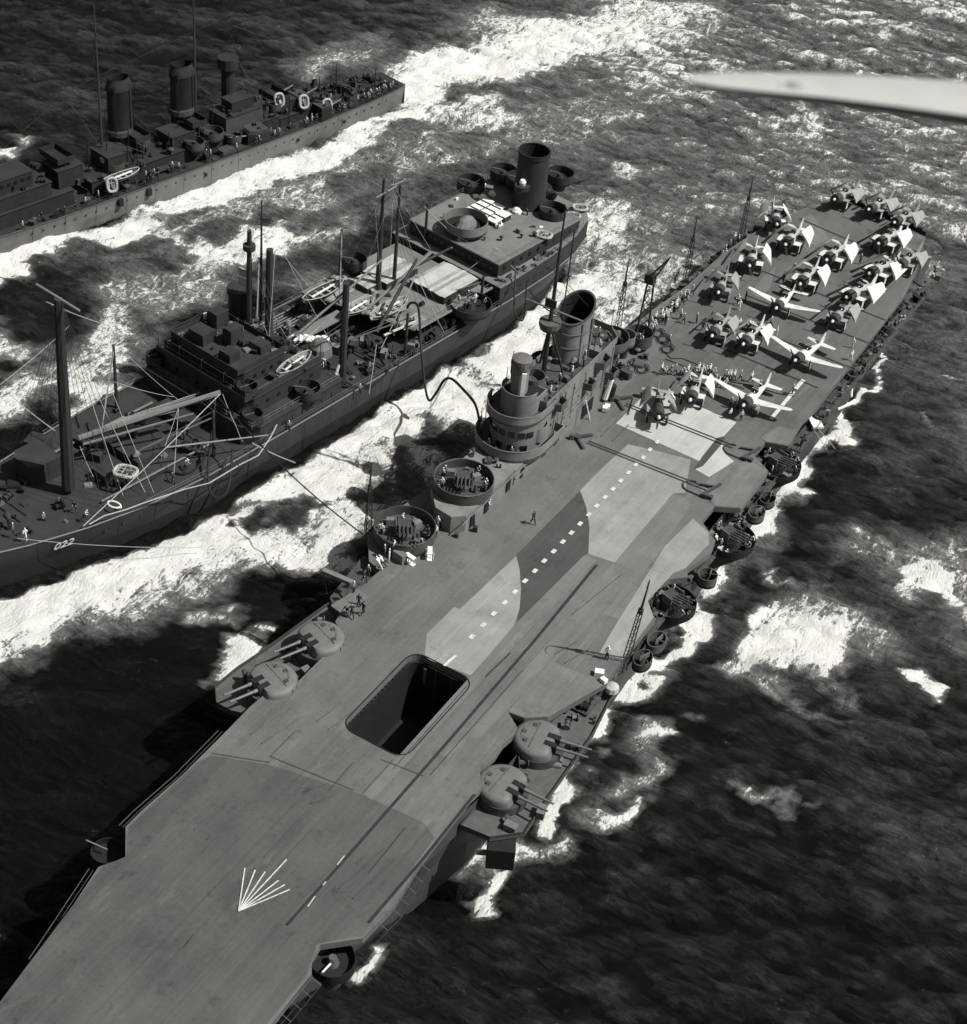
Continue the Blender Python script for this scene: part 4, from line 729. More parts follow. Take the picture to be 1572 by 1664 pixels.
# fuelling hose and hauling line on the aft deck
MB().tube([B(*c1(q)[0], DZ+.12) for q in ((220, 800), (250, 830), (300, 830), (350, 850), (400, 870), (440, 905), (520, 935), (610, 950), (720, 985), (800, 1000))], .06, 5).obj('hauling_line', 'black', cv)
for cx, cy in ((232, 790), (215, 745), (190, 720), (120, 880), (90, 850)):
    q = B(*c1((cx, cy))[0], DZ+.1); MB().tube([(q.x+(.5+.02*i)*math.cos(i*.5), q.y+(.8+.02*i)*math.sin(i*.5), DZ+.12+.006*i) for i in range(30)], .07, 4).obj('hose_coil', 'black', cv)
# ------------------------------------------------------------------ fleet oiler
oi = thing('fleet_oiler', 'dark fleet oiler with booms and hoses steaming between the carrier and the destroyer', 'ship', OI.o, OI.a)
oy = [-101, -97, -90, -83, -75, -66, -56, -40, -10, 10, 22, 30, 36, 38.5]
ow = [.2, 1.4, 3.6, 5.8, 8.1, 10.2, 11.5, 11.7, 11.7, 11.5, 10.2, 8.0, 4.5, .5]
od = [.4, 2.6, 5.2, 7.4, 9.3, 10.8, 11.6, 11.8, 11.8, 11.8, 11.2, 10, 8, 5.5]
def oring(ws, z, rise=0): return [(w_, y, z+rise*max(0, (-62-y)/38)**1.5) for y, w_ in zip(oy, ws)]+[(-w_, y, z+rise*max(0, (-62-y)/38)**1.5) for y, w_ in zip(oy[::-1], ws[::-1])]
mb = MB().sections([oring(ow, 2.0), oring(od, 5.4, 3)], caps=False); mb.m = 1; mb.sections([oring([k*.92 for k in ow], -3), oring(ow, 0), oring(ow, 2.0)], caps=False); mb.obj('hull', ['oiler_hull', 'black'], oi)
mb = MB(); top = oring([k-.12 for k in od], 5.2, 3); N_ = len(oy)
mb.v = top; 
for i in range(N_-1): mb.face((i, i+1, 2*N_-2-i, 2*N_-1-i))
mb.obj('main_deck', 'oiler_deck', oi)
mb = MB(); e = [p for p in oring(od, 5.45, 3)][:N_]; e2 = [p for p in oring(od, 5.45, 3)][N_:]
for P in (e, e2): mb.tube(P, .12, 4)
mb.obj('gunwale', 'oiler_roof', oi)
mb = MB()
for k in (1, -1):
    for z in (.5, .95): mb.tube([(k*(w_-.25), y, 5.4+z) for y, w_ in zip(oy[5:11], od[5:11])], .03, 3)
    for y in np.arange(-64, 20, 2.4): mb.cyl((k*11.5, y, 5.2), (k*11.5, y, 6.4), .035, n=3)
mb.obj('guard_rail', 'steel', oi)
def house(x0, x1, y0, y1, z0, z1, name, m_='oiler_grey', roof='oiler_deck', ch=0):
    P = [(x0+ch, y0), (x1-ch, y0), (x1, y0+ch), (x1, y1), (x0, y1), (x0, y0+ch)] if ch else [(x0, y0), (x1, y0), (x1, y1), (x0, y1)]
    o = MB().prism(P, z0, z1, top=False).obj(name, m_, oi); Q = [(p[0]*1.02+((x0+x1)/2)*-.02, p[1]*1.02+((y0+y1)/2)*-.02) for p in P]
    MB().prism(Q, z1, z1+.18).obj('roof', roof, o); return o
# bridge block forward of midships
h1 = house(-11.4, 11.4, -47.5, -29, 5.2, 8.4, 'bridge_lower_house', ch=2); h2 = house(-9, 9, -46, -31, 8.58, 11.4, 'bridge_middle_house', ch=1.5); h3 = house(-7, 6.5, -45, -36, 11.58, 14.2, 'wheelhouse', ch=1)
for z, x0, x1, y, n_ in ((12.9, -5.5, 5, -45.05, 8), (10, -7, 7, -46.05, 8), (6.8, -9, 9, -47.55, 7)):
    for i in range(n_): MB().box((x0+(x1-x0)*i/(n_-1), y, z), (.6, .12, .6)).obj('window', 'pane', oi)
for z, y0, y1, x, n_ in ((12.9, -43.5, -37, 6.55, 5), (10, -44, -33, 9.05, 6), (6.9, -45, -31, 11.45, 8)):
    for i in range(n_): MB().box((x, y0+(y1-y0)*i/(n_-1), z), (.12, .5, .5)).obj('window', 'pane', oi)
MB().wall([(-9, -46.3), (9, -46.3), (9, -31)], 11.58, 12.5, .08).obj('bridge_screen', 'oiler_grey', oi); MB().wall([(-7, -45.2), (6.5, -45.2), (6.5, -36), (-7, -36)], 14.38, 15.3, .08, closed=True).obj('flying_bridge_screen', 'oiler_grey', oi)
MB().lathe([(1.7, 0), (1.7, 3.6), (1.9, 3.7), (1.9, 4.6)], c=tuple(OI.onx(390, 520, -5.5)[:2])+(13.5,), n=16).obj('gun_director_tub', 'oiler_grey', oi)
for i in range(14): 
    x, y = R.uniform(-6.4, 5.8), R.uniform(-44.4, -36.4); s = R.uniform(.5, 1.2); clutter(oi, x, y, 14.4, s*1.3, ['oiler_grey', 'oiler_roof', 'black', 'canvas'])
for i in range(7): MB().box((-5.5+i*1.2, -33.2-.4*(i % 2), 12.0), (.7, 2.6, .9), .1).obj('flag_locker', R.choice(['oiler_roof', 'oiler_grey', 'black']), oi)
for i in range(10): x = R.choice((-1, 1))*R.uniform(7.2, 8.6); clutter(oi, x, R.uniform(-45, -32), 11.6, 1.2, ['oiler_grey', 'oiler_roof', 'black'])
for px, py, z in ((355, 548, 15), (400, 548, 14), (380, 560, 14)): pass
# catwalk and raised cargo deck between the houses
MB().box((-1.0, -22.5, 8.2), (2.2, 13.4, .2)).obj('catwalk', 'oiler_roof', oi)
for y in (-28, -24, -20, -17): 
    for k in (-1.9, -.1): MB().cyl((k, y, 5.2), (k, y, 8.1), .12, n=5).obj('catwalk_post', 'oiler_grey', oi)
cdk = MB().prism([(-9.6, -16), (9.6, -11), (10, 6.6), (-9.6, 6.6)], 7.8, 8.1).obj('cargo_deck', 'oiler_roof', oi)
for i in range(32):
    x = -9.3+i*.6; y0 = -15.7+(x+9.6)*.26; MB().box((x, (y0-6)/2-.6, 8.16), (.52, -6-y0-1.2, .1)).obj('deck_plank', R.choice(['plank', 'plank', 'oiler_roof']), cdk)
for x in (-9, -4, 1, 5, 9): 
    for y in (-9, 0, 6): MB().cyl((x, y, 5.2), (x, y, 7.8), .16, n=5).obj('deck_pillar', 'oiler_grey', oi)
def hatch(px, py, z, sx, sy, rz=0):
    c = OI.L(px, py, z); o = MB().box((c.x, c.y, z-.6), (sx, sy, 1.4), rz).obj('cargo_hatch', 'oiler_grey', oi)
    n_ = int(sx/.62)
    for i in range(n_):
        t = (i+.5)/n_-.5; MB().box((c.x+t*sx, c.y, z+.16+.05*math.cos(t*7)+R.uniform(-.02, .02)), (sx/n_*.96, sy*R.uniform(.98, 1.03), .14)).obj('hatch_board', R.choice(['plank', 'canvas', 'canvas']), o)
hatch(722, 455, 9.2, 7.2, 8.4); hatch(634, 438, 9.2, 5.4, 7.4); hatch(600, 455, 9.0, 3.6, 4.6)
mb = MB().tube([(10.1, -11, 8.4), (10.3, 7, 8.4)], .22, 6); mb.obj('cargo_boom_stowed', 'oiler_roof', oi)
# after castle
pp = [(x*.985, y) for x, y in zip(od[8:], oy[8:]) if y > 7]; pp = [(11.6, 7.5)]+pp+[(-x, y) for x, y in pp[::-1]]+[(-11.6, 7.5)]
MB().prism(pp, 5.3, 8.6).obj('poop', 'oiler_grey', oi); MB().prism(pp, 8.6, 8.75).obj('poop_deck', 'oiler_roof', oi)
for i in range(9): MB().cyl((11.66-max(0, i-4)**2*.05, 9+i*2, 7.2), (11.74-max(0, i-4)**2*.05, 9+i*2, 7.2), .22, n=8).obj('porthole', 'pane', oi)
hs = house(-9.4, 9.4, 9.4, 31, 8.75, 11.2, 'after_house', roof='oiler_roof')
for i in range(12): MB().box((-8.4+i*1.5, 9.38, 10.1), (.6, .12, .7)).obj('window', 'pane', oi)
for i in range(9): MB().box((9.42, 11+i*2.2, 10.1), (.12, .6, .7)).obj('window', 'pane', oi)
fx, fy = 0.4, 28.4
mb = MB().lathe([(2.9, 0), (2.75, 1.2), (2.6, 9.2), (2.75, 9.3), (2.75, 9.9)], c=(fx, fy, 11.4), n=26); mb.f.pop(); mb.mi.pop(); mb.obj('funnel', 'oiler_grey', oi, True)
mb = MB().lathe([(2.45, 5), (2.5, 9.85)], c=(fx, fy, 11.4), n=26); mb.f.pop(); mb.mi.pop(); mb.obj('funnel_lining', 'black', oi, True)
mb = MB().lathe([(2.45, 9.85), (2.76, 9.85), (2.76, 9.95), (2.45, 9.95)], c=(fx, fy, 11.4), n=26); mb.f.pop(); mb.f.pop(); mb.mi.pop(); mb.mi.pop(); mb.obj('funnel_rim', 'black', oi, True)
MB().lathe([(1.0, 0), (1.3, .5), (1.3, 1.3)], c=(fx+.5, fy-3.1, 15), n=12).obj('searchlight_platform', 'oiler_grey', oi); MB().lathe([(.5, 0), (.6, .5), (.4, .9)], c=(fx+.5, fy-3.1, 16.3), n=10).obj('searchlight', 'white', oi)
def otub(px, py, z, r, h=1.3, cover=False, ped=2.0, wm='oiler_grey'):
    c = OI.L(px, py, z); t = tub(c.x, c.y, z, r, h=h, floor='black', rimm=wm, par=oi, ped=ped)
    if cover: MB().lathe([(1.5, 0), (1.4, .6), (.9, 1.5), (.2, 1.9)], n=11, sy=1.5).obj('canvas_cover', 'oiler_roof', t)
    else: MB().lathe([(.8, 0), (.4, .9)], n=9).obj('gun_mount', 'oiler_grey', t); MB().cyl((-.3, 0, 1), (-1.2, -1.8, 1.7), .09, n=6).obj('gun_barrel', 'steel', t)
    return t
otub(757, 368, 12.4, 3.6, 1.5, True, 3.4, 'oiler_roof'); otub(765, 303, 11.6, 2.4, ped=.4); otub(898, 348, 11.6, 2.3, ped=.4); otub(910, 290, 12.6, 2.4, ped=2); otub(818, 285, 12.4, 2.3, ped=1.6); otub(843, 297, 12.8, 2.2, ped=1.8); otub(765, 500, 8.0, 3.3, 1.0, ped=2.4); otub(576, 430, 9.6, 2.0, ped=3); otub(500, 640, 8.9, 1.9, ped=.5)
for i in range(16):
    x, y = R.uniform(-9, 9), R.uniform(33, 37); s = R.uniform(.5, 1.3); clutter(oi, x*.6, y, 8.75, s*1.2, ['black', 'oiler_grey', 'steel'])
for px, py, z, r in ((785, 322, 11.5, .7), (840, 342, 11.7, .8), (756, 347, 12, .6), (808, 362, 11.6, .9), (865, 327, 11.6, .6), (869, 335, 11.6, .7), (800, 315, 11.6, .6)):
    c = OI.L(px, py, z); MB().lathe([(r, 0), (r, .3), (r*.5, .75), (.05, .85)], c=(c.x, c.y, 11.4), n=10, sx=1.2).obj('ventilator', 'white', oi)
for i in range(60):
    x = R.uniform(-11, 11); y = R.uniform(-28, 6); 
    if abs(x) < 9 and y > -14: x = math.copysign(R.uniform(9.5, 11), x)
    s = R.uniform(.5, 1.5); clutter(oi, x, y, 5.2, s*1.2, ['black', 'oiler_grey', 'oiler_grey', 'oiler_roof'])
for i in range(60):
    y = R.uniform(-88, -50); x = R.uniform(-1, 1)*np.interp(y, oy, od)*.75; s = R.uniform(.4, 1.3); z = 5.2+3*max(0, (-62-y)/38)**1.5
    clutter(oi, x, y, z, s*1.4, ['black', 'oiler_grey', 'oiler_grey', 'oiler_roof'])
# pipes across the tank deck
for i in range(7): MB().tube([(-10+.6*i, -27+.2*i, 5.6), (-10+.6*i, -17, 5.6)], .13, 5).obj('cargo_pipe', 'oiler_roof', oi)
for y in (-26, -19, -3): MB().tube([(-11, y, 5.7), (11, y, 5.7)], .16, 6).obj('cargo_pipe', 'oiler_grey', oi)
MB().box((1, -58, 5.9), (6, 7, 1.2)).obj('forward_hatch', 'oiler_deck', oi); MB().box((-5, -62, 6.0), (4.6, 4, 1.4), .2).obj('forward_hatch', 'oiler_grey', oi); MB().box((2.5, -66, 6.2), (3, 2.2, 1.6)).obj('winch_house', 'oiler_grey', oi)
# masts and king posts
def tall(px, py, z, top_py, r0, r1, name='king_post', n=8, lean=0):
    b = B(px, py, z); lo, hi = z, 90.
    for _ in range(40):
        mid = (lo+hi)/2; q = Vector((b.x, b.y, mid))-CAM; yy = PH/2-FOC*q.dot(up)/q.dot(fw)
        if yy > top_py: lo = mid
        else: hi = mid
    a = OI.I @ b; t = Vector((a.x+lean, a.y, lo)); MB().tube([(a.x, a.y, z), t], [r0, r1], n).obj(name, 'mast', oi); return a, t
fm, fmt = tall(112, 792, 6.5, 480, .95, .55, 'foremast', lean=1.0)
MB().tube([fmt+Vector((-3.6, -.4, .6)), fmt+Vector((3.2, .6, -.5))], .16, 6).obj('mast_yard', 'oiler_roof', oi)
kp, kpt = tall(437, 545, 12, 405, .62, .5); k2, k2t = tall(556, 622, 5.3, 460, .6, .48); mm, mmt = tall(614, 470, 8, 290, .5, .2, 'mainmast'); m2, m2t = tall(405, 522, 14, 375, .5, .32, 'signal_mast'); m3, m3t = tall(424, 520, 14, 325, .28, .1, 'signal_mast'); k4, k4t = tall(690, 400, 8, 330, .3, .2); k5, k5t = tall(640, 465, 8, 300, .35, .2)
MB().tube([mmt+Vector((-2.6, 0, -1.5)), mmt+Vector((2.6, .4, -2.2))], .12, 5).obj('mast_yard', 'oiler_roof', oi); MB().tube([mmt+Vector((-.4, -1.0, -3)), mmt+Vector((1.4, 1.4, -1.2))], .14, 5).obj('mast_yard', 'rope', oi)
c = OI.ony(398, 452, m2.y); MB().box(tuple(c+Vector((0, 0, .8))), (2.2, .25, 1.3), .1).box(tuple(c+Vector((0, -.1, -.7))), (2.2, .25, 1.2), .1).obj('signal_board', 'canvas', oi)
MB().lathe([(.9, 0), (.9, .8)], c=tuple(m2t-Vector((0, 0, 3))), n=10).obj('crow_nest', 'mast', oi)
# booms
def lp(px, py, z): return OI.L(px, py, z)
def boom(a, b, r0, r1, m_='oiler_roof'): MB().tube([a, Vector(a).lerp(Vector(b), .5), b], [r0, (r0+r1)*.55, r1], 7).obj('cargo_boom', m_, oi)
tipz = 13.; bt = lp(358, 637, tipz); boom(lp(128, 712, 10), bt, .45, .35); boom(lp(135, 722, 9), lp(315, 672, 11.5), .2, .14)
boom(k2+Vector((0, 0, 1)), lp(470, 590, 15), .2, .15, 'rope') if 0 else None
boom(lp(700, 410, 14), lp(588, 510, 9), .3, .2); boom(lp(680, 430, 12), lp(735, 402, 16), .26, .16); boom(lp(470, 555, 11), lp(640, 405, 18), .22, .14); boom(lp(545, 490, 12), lp(575, 455, 20), .2, .14)
boom(lp(612, 540, 8.4), lp(678, 420, 16), .3, .22, 'mast'); boom(lp(537, 635, 6), lp(553, 588, 9), .28, .2, 'raft'); boom(lp(270, 727, 9), lp(436, 707, 8), .13, .1, 'boat'); boom(lp(624, 545, 9), lp(676, 522, 9), .2, .2, 'canvas')
# rigging: (pixel, height) to (pixel, height)
rig = [((358, 640), 13, (135, 855), 6.5, .09), ((358, 640), 13, (290, 662), 11.5, .05), ((350, 645), 13, (348, 690), 8, .05), ((362, 640), 13, (385, 695), 9, .06), ((385, 695), 9, (395, 718), 8, .05), ((290, 662), 12, (282, 780), 6, .06), ((290, 662), 12, (268, 725), 9, .05), ((145, 640), 15, (200, 805), 6, .06), ((158, 640), 15, (236, 800), 6, .06), ((182, 635), 15, (250, 800), 6, .05), ((130, 725), 10, (152, 775), 7, .05), ((112, 530), 22, (0, 625), 20, .05), ((75, 490), 24, (180, 530), 22, .07), ((185, 620), 14, (282, 645), 12, .05), ((200, 570), 14, (290, 650), 12, .05), ((15, 640), 12, (90, 700), 10, .1),
       ((447, 408), 26, (437, 555), 12, .07), ((457, 410), 26, (530, 495), 12, .06), ((460, 408), 26, (540, 560), 8, .05), ((443, 410), 26, (418, 435), 22, .04), ((577, 462), 20, (553, 580), 9, .06), ((553, 580), 9, (548, 630), 6, .06), ((676, 445), 16, (620, 565), 7, .08), ((676, 445), 16, (640, 545), 8, .04), ((676, 445), 16, (722, 540), 6, .05), ((635, 300), 28, (660, 290), 28, .05), ((640, 310), 28, (590, 440), 12, .05), ((645, 310), 28, (700, 405), 12, .05), ((640, 310), 28, (680, 440), 12, .04), ((690, 335), 17, (760, 400), 10, .05), ((800, 405), 12, (755, 442), 9, .05), ((805, 400), 12, (845, 445), 9, .05), ((460, 575), 12, (520, 530), 12, .05), ((420, 500), 16, (445, 570), 12, .04), ((430, 480), 18, (470, 555), 12, .04), ((600, 640), 6, (612, 560), 9, .05), ((640, 290), 28, (632, 470), 10, .04), ((610, 340), 24, (620, 470), 9, .05), ((630, 300), 28, (565, 430), 12, .04), ((420, 335), 30, (392, 440), 18, .04)]
for a, za, b, zb, r_ in rig: MB().tube(sag(lp(*a, za), lp(*b, zb), .25, 5), r_*.75, 4).obj('rigging_line', 'rope', oi)
# safety rope looping along the near rail of the well deck
MB().tube([lp(145, 852, 6.6), lp(170, 838, 7), lp(205, 828, 6.9), lp(240, 815, 7), lp(300, 795, 6.7), lp(340, 785, 7), lp(390, 755, 6.8), lp(420, 740, 7), lp(440, 710, 7.4), lp(450, 690, 8)], .09, 5).obj('rail_rope', 'rope', oi)
# hull number at the bow, on the side facing the carrier
cu = bpy.data.curves.new('hull_number', 'FONT'); cu.body = '022'; cu.size = 1.9; cu.extrude = .02; cu.shear = .25
to = bpy.data.objects.new('tmp', cu); col.objects.link(to); dg = bpy.context.evaluated_depsgraph_get(); tm = bpy.data.meshes.new_from_object(to.evaluated_get(dg)); bpy.data.objects.remove(to)
tm.materials.append(MATS['white']); o = link('hull_number', tm, oi)
y0 = -79.4; y1 = -75.4; x0, x1 = np.interp([y0, y1], oy, od); xa, xb = np.interp([y0, y1], oy, ow)
zr = lambda y: 3*max(0, (-62-y)/38)**1.5
def side(y, z): 
    zt = 5.4+zr(y); t = (z-2.2)/(zt-2.2); return Vector((np.interp(y, oy, ow)*(1-t)+np.interp(y, oy, od)*t, y, z))
ex = (side(y1, 4.6)-side(y0, 4.6)).normalized(); ez = (side(y0, 6)-side(y0, 4.6)).normalized(); en = ex.cross(ez).normalized()
mw = Matrix((ex, ez, en)).transposed().to_4x4(); mw.translation = side(y0, 4.0)+en*.3; o.matrix_local = mw
q_ = OI.L(58, 752, 7.5); house(q_.x-2.6, q_.x+2.4, q_.y-2.2, q_.y+2.4, 5.4, 8.6, 'foredeck_house', roof='oiler_deck', ch=1); MB().box((q_.x-3.8, q_.y+3.4, 6.6), (3.0, 2.6, 2.2), .4).obj('covered_winch', 'oiler_grey', oi)
for x, y, sx, sy, h_ in ((-3.5, -42.5, 3.2, 2.6, 1.7), (2.6, -43, 2.4, 2.0, 1.3), (-5, -38, 2.2, 2.4, 2.2), (3.8, -38.2, 2.6, 2.2, 1.2), (0, -39.8, 1.8, 2.6, 2.6)): MB().box((x, y, 14.4+h_/2), (sx, sy, h_), R.uniform(-.05, .05), top=.92).obj('chart_table_house', R.choice(['oiler_grey', 'oiler_hull']), oi)
for x in (-8.8, -4.5, 0, 4.5, 8.8):
    for y in (-46, -31): MB().tube([(x, y, 11.6), (x, y, 14.2)], .06, 4).obj('awning_post', 'mast', oi)
    MB().tube(sag((x, -46, 14.2), (x, -31, 14.2), .2, 6), .035, 3).obj('awning_wire', 'mast', oi)
for y in (-46, -31): MB().tube([(-8.8, y, 14.2), (8.8, y, 14.2)], .035, 3).obj('awning_wire', 'mast', oi)
# rails, shrouds, ladders and gear that crowd the decks
def rails(P, z, closed=True, h_=1.0):
    mb = MB(); P = [Vector((p[0], p[1], z)) for p in P]+([Vector((P[0][0], P[0][1], z))] if closed else [])
    for k in (.5, 1.0): mb.tube([p+Vector((0, 0, h_*k)) for p in P], .03, 3)
    for a, b in zip(P, P[1:]):
        n_ = max(1, int((b-a).length/1.6))
        for q in range(n_): c_ = a.lerp(b, q/n_); mb.cyl(c_, c_+Vector((0, 0, h_)), .035, n=3)
    mb.obj('deck_rail', 'oiler_roof', oi)
rails([(-11.2, -47), (11.2, -47), (11.2, -29.4), (-11.2, -29.4)], 8.6); rails([(-8.8, -45.6), (8.8, -45.6), (8.8, -31.4), (-8.8, -31.4)], 11.6); rails([(-9.3, 9.6), (9.3, 9.6), (9.3, 30.8), (-9.3, 30.8)], 11.4); rails([(11.4, 8), (11.2, 18), (9.8, 30), (7.6, 36)], 8.75, False); rails([(9.6, -11), (10, 6.4)], 8.2, False)
for sx in (-1, 1):
    for k in range(6): MB().tube([fmt+Vector((sx*.3, .1*k, -1.5)), (sx*8.6, -73+k*1.5, 6.4)], .035, 3).obj('shroud', 'mast', oi)
    for k in range(4): MB().tube([mmt+Vector((0, .1*k, -3)), (sx*10.8, -9+k*1.6, 6)], .03, 3).obj('shroud', 'mast', oi)
    for k in range(3): MB().tube([m2t+Vector((0, .1*k, -1)), (sx*8.6, -38+k*1.5, 9)], .03, 3).obj('shroud', 'mast', oi)
for y, x0, x1, z0, z1 in ((-24, -10.8, -6.4, 5.2, 17), (-24, 6.8, 10.4, 5.2, 14), (-14, 10.6, 10.6, 5.2, 13), (-6, -10.6, -10.4, 5.2, 15), (4, 10.6, 10.4, 5.2, 12), (-54, -9, -8.4, 5.2, 16), (-52, 8.8, 8.6, 5.2, 13)): MB().tube([(x0, y, z0), (x0, y, z1)], [.28, .2], 7).obj('king_post', 'mast', oi); MB().tube([(x0, y, z1-1), (x0*.3, y-8, z1*.55)], .12, 5).obj('cargo_boom', 'oiler_roof', oi); MB().tube([(x0, y, z1), (x0*.3, y-8, z1*.55)], .03, 3).obj('rigging_line', 'rope', oi)
for k in range(6): boom(lp(150+10*k, 700-4*k, 8.6-.2*k), lp(285+8*k, 668-6*k, 9.2), .12, .1, R.choice(['oiler_roof', 'oiler_grey', 'boat']))
for i_ in range(34):
    x, y, z = R.uniform(-10.6, 10.6), R.uniform(-46.5, -29.8), 8.58
    if abs(x) < 9: x, y, z = R.uniform(-8.6, 8.6), R.uniform(-35.6, -31.4), 11.58
    clutter(oi, x, y, z, R.uniform(.7, 1.5), ['black', 'oiler_grey', 'oiler_roof', 'oiler_roof'])
for i_ in range(16): clutter(oi, R.uniform(-6.4, 5.8), R.uniform(-44.4, -36.4), 14.4, R.uniform(.5, 1.0), ['black', 'oiler_grey', 'oiler_roof'])
for i_ in range(26): clutter(oi, R.uniform(-8.6, 8.6), R.uniform(10.4, 30.4), 11.4, R.uniform(.5, 1.0), ['black', 'oiler_grey', 'oiler_roof', 'white'], 'lvhc')
for i_ in range(30): clutter(oi, R.choice((-1, 1))*R.uniform(9.9, 11), R.uniform(9, 24), 8.75, R.uniform(.6, 1.1), ['black', 'oiler_grey', 'oiler_roof'])
for i_ in range(40): clutter(oi, R.uniform(-9, 9.6), R.uniform(-28, -16), 5.2, R.uniform(.7, 1.7), ['black', 'oiler_grey', 'oiler_roof'])
for i_ in range(18): clutter(oi, R.uniform(-8.8, 8.8), R.uniform(-13, -5), 8.2, R.uniform(.5, 1.1), ['plank', 'oiler_grey', 'oiler_roof', 'canvas'], 'lhrv')
for x, y, z in ((-7.6, -44, 11.6), (7.6, -44.4, 11.6), (9.9, -45.6, 8.6), (-9.9, -45.6, 8.6)): t = tub(x, y, z+.4, 1.5, h=1.1, floor='black', rimm='oiler_grey', par=oi, ped=.4); MB().cyl((0, .3, 1.0), (.1, -1.6, 1.5), .07, n=6).obj('gun_barrel', 'steel', t)
MB().box((-1, -49.5, 5.9), (7, 3, 1.3)).obj('pump_house', 'oiler_grey', oi); MB().tube([(-6, -72, 6.2), (-6, -50, 5.7)], .18, 6).tube([(6.4, -70, 6.0), (6.8, -50, 5.7)], .16, 6).obj('cargo_pipe', 'oiler_roof', oi)
for y in (-84, -80): MB().tube([(-3.5, y, 7.6), (3.5, y, 7.6)], .14, 6).obj('anchor_chain', 'black', oi)
for y in np.arange(-70, 20, 5.5): 
    w0, w1 = np.interp(y, oy, ow), np.interp(y, oy, od); zt = 5.3+3*max(0, (-62-y)/38)**1.5; MB().tube([(w0+.01, y, 2), (w1+.01, y, zt)], .03, 3).obj('plate_seam', 'oiler_grey', oi)
for i_ in range(22): y = -72+i_*2.6; w0, w1 = np.interp(y, oy, ow), np.interp(y, oy, od); MB().cyl(((w0+w1)/2-.1, y, 3.9), ((w0+w1)/2+.06, y, 3.9), .2, n=7).obj('porthole', 'pane', oi)
# ---- things carried on the oiler
def WO(p): return OI.M @ Vector(p)
def raft(c, L_, W_, rz, label, tilt=0, group='oval life rafts', m_='raft', normal=None):
    mb = MB(); pts = []; n_ = 22
    for i in range(n_+1):
        a = 2*PI*i/n_; pts.append((math.copysign(abs(math.cos(a))**.7, math.cos(a))*L_/2, math.copysign(abs(math.sin(a))**.7, math.sin(a))*W_/2, 0))
    t = thing('life_raft', label, 'life raft', c, rz, group)
    if tilt: t.rotation_euler = (0, tilt, rz)
    MB().tube(pts, .24, 8).obj('float_ring', m_, t, True); mb = MB()
    for i in range(4): x = -L_*.36+i*L_*.24; mb.box((x, 0, -.1), (.14, W_*.86, .08))
    for i in range(3): y = -W_*.25+i*W_*.25; mb.box((0, y, -.14), (L_*.86, .14, .08))
    mb.obj('floor_grating', 'plank', t); MB().box((L_*.15, .1, .1), (.7, .45, .35), .3).obj('paddle_box', R.choice(['canvas', 'oiler_roof']), t); return t
raft(B(884, 381, 11.7), 2.6, 2.0, .2, 'pale oval life raft lying alone on the oiler after house roof')
raft(B(931, 350, 9.3), 2.4, 1.9, .6, 'oval life raft on the oiler poop beside a second raft', group='pair of rafts on the poop'); raft(B(943, 337, 9.3), 2.4, 1.9, .6, 'oval life raft on the oiler poop beside a second raft', group='pair of rafts on the poop')
raft(B(204, 766, 8.5), 3.0, 2.4, .3, 'large pale oval life raft on the oiler foredeck under the long boom')
t = thing('rope_coil', 'white rope ring lying on the oiler foredeck near the rail', 'rope', B(186, 822, 6.3)); MB().tube([(1.0*math.cos(a*.3), .6*math.sin(a*.3), .1+.01*a) for a in range(22)], .13, 6).obj('coil', 'white', t)
for i in range(3):
    for j in range(4):
        if i == 2 and j == 3: continue
        q_ = OI.L(797, 343, 11.9); c = WO((q_.x+(i-1)*2.25, q_.y+(j-1.5)*1.5, 11.4)); row, colm = ('front', 'second', 'third', 'rear')[j], ('outer', 'middle', 'inner')[i]
        o = thing('stowage_box', 'pale lidded box on the oiler after house, %s row, %s of three' % (row, colm), 'box', c, OI.a, 'boxes on the oiler after house')
        MB().box((0, 0, .3), (1.9, 1.0, .6)).obj('crate', 'oiler_grey', o); MB().box((0, 0, .66), (1.96, 1.06, .12)).obj('lid', 'white', o)
c = B(818, 350, 12); o = thing('stowage_box', 'single large pale box set apart on the oiler after house roof', 'box', (c.x, c.y, 11.4), OI.a); MB().box((0, 0, .45), (2.0, 1.7, .9)).obj('crate', 'oiler_grey', o); MB().box((0, 0, .96), (2.1, 1.8, .12)).obj('lid', 'white', o)
def boat(c, L_, W_, rz, label, name='boat', hullm='boat', inner='oiler_grey', thw='plank', mast=False):
    t = thing(name, label, 'boat', c, rz); mb = MB(); secs = []
    for i in range(11):
        s = i/10; w_ = W_/2*math.sin(PI*min(1, max(.04, (s*.96+.02))))**.55; x = (s-.5)*L_; rise = .25*(2*s-1)**2
        secs.append([(x, -w_, .9+rise), (x, -w_*.8, .3+rise), (x, 0, 0+rise*.6), (x, w_*.8, .3+rise), (x, w_, .9+rise), (x, w_*.86, .88+rise), (x, w_*.68, .4+rise), (x, 0, .22+rise*.6), (x, -w_*.68, .4+rise), (x, -w_*.86, .88+rise)])
    MB().sections(secs).obj('boat_hull', hullm, t); mb = MB()
    rim = [(q[0][0], q[0][1], q[0][2]) for q in secs]+[(q[4][0], q[4][1], q[4][2]) for q in secs[::-1]]; MB().tube(rim+[rim[0]], .09, 5).obj('gunwale', 'raft', t)
    for i in range(4): MB().box(((i-1.5)*L_*.18, 0, .72), (.3, W_*.72, .08)).obj('thwart', thw, t)
    MB().box((0, 0, .9), (L_*.62, .28, .16), .05).obj('stowed_oars', 'white', t); return t
boat(B(478, 598, 11.5), 7.2, 2.3, OI.a+PI/2+.1, 'double-ended pale rimmed boat on the oiler beside the bridge house', 'whaleboat')
